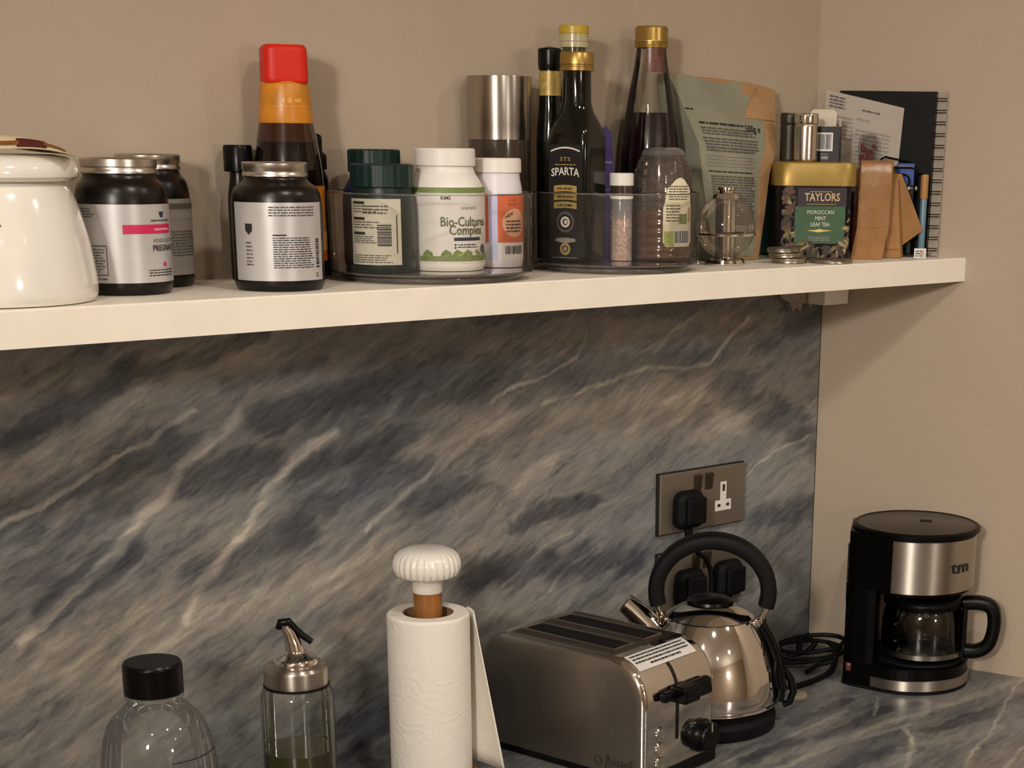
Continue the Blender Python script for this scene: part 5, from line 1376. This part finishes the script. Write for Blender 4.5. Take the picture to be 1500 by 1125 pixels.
dl = MB().lathe([(0, -.0001), (.0205, -.0001), (.0205, .003), (.0180, .0045), (.0175, .0150), (.0160, .0170), (0, .0172)], BLACKP, 40).build('browning_dial', t)
dl.rotation_euler = (PI / 2, 0, 0); dl.location = (.040, -.0002, .0385)
MB().box((0, .012, .0172), (.0016, .010, .0012), PALEINK).build('dial_mark', dl)
for k, zz in enumerate((.0610, .0430, .0250)):
    b_o = MB().lathe([(.0001, .0012), (.0058, .0012), (.0064, .0003), (.0074, .0003), (.0079, .0010), (.0084, .0002)], CHROME, 30).build('push_button', t)
    b_o.rotation_euler = (PI / 2, 0, 0); b_o.location = (-.0385, -.0002, zz)
    qb = Print(planemap((0, -.0006, 0), (1, 0, 0), (0, 0, 1)))
    if k == 2: qb.poly([(-.0560, zz - .003), (-.0500, zz - .003), (-.0530, zz + .001)], INK); qb.rect(-.0560, zz - .0048, -.0500, zz - .0036, INK)
    else: qb.disc(-.0530, zz - .002, .0020, GREYINK, 12)
    qb.build('print', b_o)

# kettle
x, y = -.3690, -.1640
t = thing('kettle', 'polished chrome dome kettle with black arched handle on a black base', 'kettle', (x, y, 0), face(x, y))
MB().lathe(fillet([(0, .0005), (.082, .0005), (.086, .003, .002), (.087, .018, .003), (.080, .0235), (.074, .0300), (0, .0300)]), BLACKM, 64).build('power_base', t)
kb = [(.072, .0215), (.0800, .0222), (.0850, .0245), (.0866, .0275), (.0858, .0305), (.0862, .034), (.0862, .045), (.0850, .060), (.0820, .078), (.0772, .096), (.0705, .113), (.0625, .128), (.0555, .1385), (.0530, .1415)]
kb = [(r_, z_ if z_ >= .06 else .0295 + (z_ - .0215) * (.06 - .0295) / (.06 - .0215)) for r_, z_ in kb]
MB().lathe(kb, CHROME, 96).build('body', t)
MB().lathe([(.0865, .0332), (.0885, .0342), (.0885, .0356), (.0866, .0366)], CHROME, 96).build('rim_band', t)
ld = MB().lathe([(.0545, .1408), (.0552, .1422), (.0535, .1435), (.0470, .1485), (.0370, .1545), (.0250, .1590), (.0120, .1610), (0, .1613)], CHROME, 72).build('lid', t)
MB().lathe([(.0270, .1585), (.0260, .1620), (.0200, .1655), (.0100, .1675), (0, .1680)], BLACKP, 48, sx=1.1).build('lid_grip', ld)
# handle arch
ap = []
n_ = 24
for i in range(n_ + 1):
    a = math.radians(196 - 212 * i / n_)
    ap.append((.0700 * math.cos(a) + .0025, 0, .1730 + .0640 * math.sin(a)))
MB().tube(ap, 0, BLACKM, 20, sq=(.0102, .0155), up=(0, 0, 1)).build('handle', t)
MB().tube([(-.0660, 0, .162), (-.0655, 0, .150), (-.0610, 0, .1395), (-.0520, 0, .1320)], .0042, CHROME, 14).build('handle_post', t)
MB().tube([(.0705, 0, .160), (.0690, 0, .149), (.0645, 0, .1390), (.0560, 0, .1330)], .0042, CHROME, 14).build('handle_post', t)
for sx, zz in ((-.0560, .1350), (.0600, .1350)):
    MB().lathe([(.0, -.005), (.006, -.005), (.007, -.002), (.006, .004), (0, .005)], CHROME, 18, c=(sx, -.003)).build('post_boss', t).location = (0, 0, zz)
# spout to the left, switch column to the right
MB().tube([(-.064, .006, .1080), (-.080, .008, .1290), (-.096, .010, .1440), (-.106, .011, .1520)], [.0210, .0165, .0140, .0128], CHROME, 24, caps=False).build('spout', t)
MB().lathe([(.0118, -.0002), (.0126, .0004), (.0134, 0)], CHROME, 24).build('spout_lip', t).matrix_local = Matrix.Translation((-.1062, .011, .1522)) @ Matrix.Rotation(-.95, 4, 'Y')
colp = [(.0655, .008, .1300), (.0760, .009, .1120), (.0850, .010, .0900), (.0905, .010, .0680), (.0930, .010, .0480), (.0905, .010, .0330)]
MB().tube(colp, 0, BLACKP, 16, sq=(.0065, .0190), up=(1, 0, 0)).build('switch_column', t)
MB().tube([(.0840, -.0150, .0900), (.0830, -.0200, .0780), (.0835, -.0215, .0660), (.0860, -.0200, .0560), (.0890, -.0120, .0500)], .0020, BLACKP, 8).build('gauge_frame', t)
MB().box((.0960, .004, .0390), (.010, .016, .014), M('grey_switch', '#3d3f47', .35), .003).build('rocker', t)
MB().tube([(.0950, .012, .0700), (.1050, .013, .0560), (.1085, .013, .0400), (.1040, .012, .0260), (.0960, .010, .0240)], .0048, BLACKP, 10).build('rear_guard', t)
# clear disc
x, y = -.2070, -.1640
t = thing('glass_coaster', 'little clear glass disc lying on the worktop beside the kettle', 'disc', (x, y, 0))
MB().lathe(fillet([(0, .0004), (.0175, .0004), (.0180, .002, .001), (.0175, .0055, .001), (.015, .0062), (0, .0058)]), M('pale_glass', '#8d8a76', .1, var=.1, spec=.7), 36).build('disc_body', t)

# looped black cables in the corner
t = thing('cable_bundle', 'tied bundle of black cable lying in the corner left of the coffee maker', 'cable', (-.062, -.056, 0))
mb = MB(); rg = random.Random(9)
def loop(cx_, cy_, rx_, ry_, rot, zz, dz, ph):
    pts = []
    for i in range(29):
        a = 2 * PI * i / 28 + ph
        u_, v_ = rx_ * math.cos(a), ry_ * math.sin(a)
        pts.append((cx_ + u_ * math.cos(rot) - v_ * math.sin(rot), cy_ + u_ * math.sin(rot) + v_ * math.cos(rot), zz + dz * math.sin(a * 1 + ph)))
    return pts
for args in [(-.012, -.008, .050, .017, -.55, .018, .009, 0), (.000, -.004, .047, .015, -.75, .024, .010, .6), (-.020, -.022, .045, .018, -.62, .013, .006, 1.4)]:
    MB().tube(loop(*args), .0032, BLACKM, 8, closed=True).build('cable_loop', t)
MB().tube([(-.016, .004, .014), (-.006, .012, .030), (.004, .006, .034), (.002, -.010, .024), (-.010, -.006, .014)], .0045, BLACKM, 8).build('cable_tie', t)
MB().tube(MB.smooth([(.020, -.020, .026), (.014, -.040, .022), (-.012, -.062, .010), (-.045, -.078, .0042), (-.110, -.088, .0042), (-.205, -.078, .0042)]), .0040, BLACKM, 10).build('lead', t)
MB().tube(MB.smooth([(-.060, -.052, .0050), (-.040, -.048, .0085), (-.026, -.054, .0120), (-.019, -.064, .0150)]), .0034, BLACKM, 8).build('machine_lead', t)

# coffee maker
x, y = -.0228, -.2060
t = thing('coffee_maker', 'black filter coffee maker with steel drum and glass jug against the right wall', 'coffee maker', (x, y, 0), face(x, y))
CR = .0800
def dsh(n=40, r=CR, back=-.088, bw=.052):
    """plan: round to the right, squared off to the left (back of the machine)"""
    pts = []
    for i in range(n + 1):
        a = -PI * .62 + PI * 1.24 * i / n; pts.append((r * math.cos(a), r * math.sin(a)))
    pts += [(back + .012, bw), (back, bw - .012), (back, -bw + .012), (back + .012, -bw)]
    return pts
BLK2 = M('coffee_black', '#040404', .35, var=.15, spec=.15)
MB().prism(dsh(), .004, .034, BLK2).build('base', t)
MB().prism(dsh(40, CR + .0012, -.0892, .0530), .0005, .0042, BLACKM).build('base_foot', t)
MB().lathe([(CR + .0003, .0050), (CR + .0016, .0055), (CR + .0016, .0190), (CR + .0003, .0195)], STEEL, 44, a0=-PI * .22, a1=PI * 1.05).build('steel_trim', t)
MB().lathe([(0, .0335), (.060, .0335), (.062, .0352), (.060, .0372), (0, .0372)], BLACKM, 44, c=(.012, -.004)).build('warming_plate', t)
# back column
bcol = [(-.088, -.040), (-.076, -.052), (-.058, -.058), (-.048, -.060), (-.0435, -.040), (-.0435, .060), (-.056, .060), (-.076, .052), (-.088, .040)]
MB().prism(bcol, .034, .142, BLK2).build('column', t)
MB().prism(dsh(40, CR * .985, -.0865, .0520), .138, .2130, BLK2).build('upper_housing', t)
MB().lathe([(CR * .985, .1385), (CR + .0008, .1390), (CR + .0008, .2090), (CR * .985, .2095)], STEEL, 64, a0=-PI * .115, a1=PI * 1.0).build('steel_drum', t)
MB().lathe([(CR * .96, .1340), (CR * .97, .1392)], BLK2, 48).build('filter_skirt', t)
lidm = M('lid_brown_black', '#1d1712', .3, var=.12)
MB().lathe(fillet([(.0, .2120), (CR + .001, .2120), (CR + .0040, .2138, .001), (CR + .0040, .2172, .0015), (CR - .002, .2192), (0, .2205)]), lidm, 64).build('lid', t)
MB().box((.012, .01, .2206), (.016, .010, .0012), BLACKM, .0004).build('lid_mark', t)
MB().lathe([(CR + .0036, .2130), (CR + .0052, .2138), (CR + .0052, .2178), (CR + .001, .2200), (CR - .001, .2194)], BLK2, 64).build('lid_rim', t)
for k in range(1):
    MB().box((-.0885, -.015, .150), (.002, .008, .080), M('level_window', '#2a2d31', .15), .0008).build('water_window', t)
MB().box((-.0800, -.0470, .0260), (.010, .010, .013), M('red_switch', '#451415', .3), .003).build('power_switch', t)
fm = cylmap(CR + .0012, .86)
q = Print(fm, step=.003); q.text('tm', .0, .1660, .0235, INK, 1.35, True); q.build('print', t)
# jug
JC = (.016, -.006)
jg = thing('coffee_jug', 'empty glass coffee jug with black handle on the coffee maker plate', 'jug', (x, y, .0376), face(x, y))
gr = .0555
MB().lathe(fillet([(0, .0006), (gr * .88, .0006), (gr * .97, .004, .003), (gr, .020, .01), (gr * .985, .052, .01), (gr * .93, .066, .006), (gr * .86, .0735)], 5), clear('jug_glass', (.46, .45, .42), gain=1.3), 48, c=JC).build('glass_body', jg)
MB().lathe([(gr * .985, .0055), (gr * 1.012, .006), (gr * 1.015, .0125), (gr * .99, .013)], M('jug_band_steel', '#9a9389', .3, 1.0), 48, c=JC).build('steel_band', jg)
MB().lathe(fillet([(gr * .87, .0725), (gr * .97, .0730), (gr * .99, .0790, .002), (gr * .90, .0868, .003), (0, .0900)]), BLK2, 48, c=JC).build('lid', jg)
ha = -.12
hx, hy = math.cos(ha), math.sin(ha)
def hp(r_, z_): return (JC[0] + r_ * hx, JC[1] + r_ * hy, z_)
MB().tube([hp(gr * .98, .004), hp(gr * 1.01, .020), hp(gr * 1.01, .055), hp(gr * 1.0, .0800)], 0, BLK2, 14, sq=(.004, .013), up=(1, 0, 0)).build('handle_strap', jg)
MB().tube(MB.smooth([hp(gr * .97, .0770), hp(gr + .018, .0800), hp(gr + .036, .0760), hp(gr + .041, .0600), hp(gr + .0400, .0380), hp(gr + .034, .0190), hp(gr + .018, .0100), hp(gr * .98, .0110)]), 0, BLK2, 16, sq=(.0092, .0115), up=(0, 0, 1)).build('handle', jg)
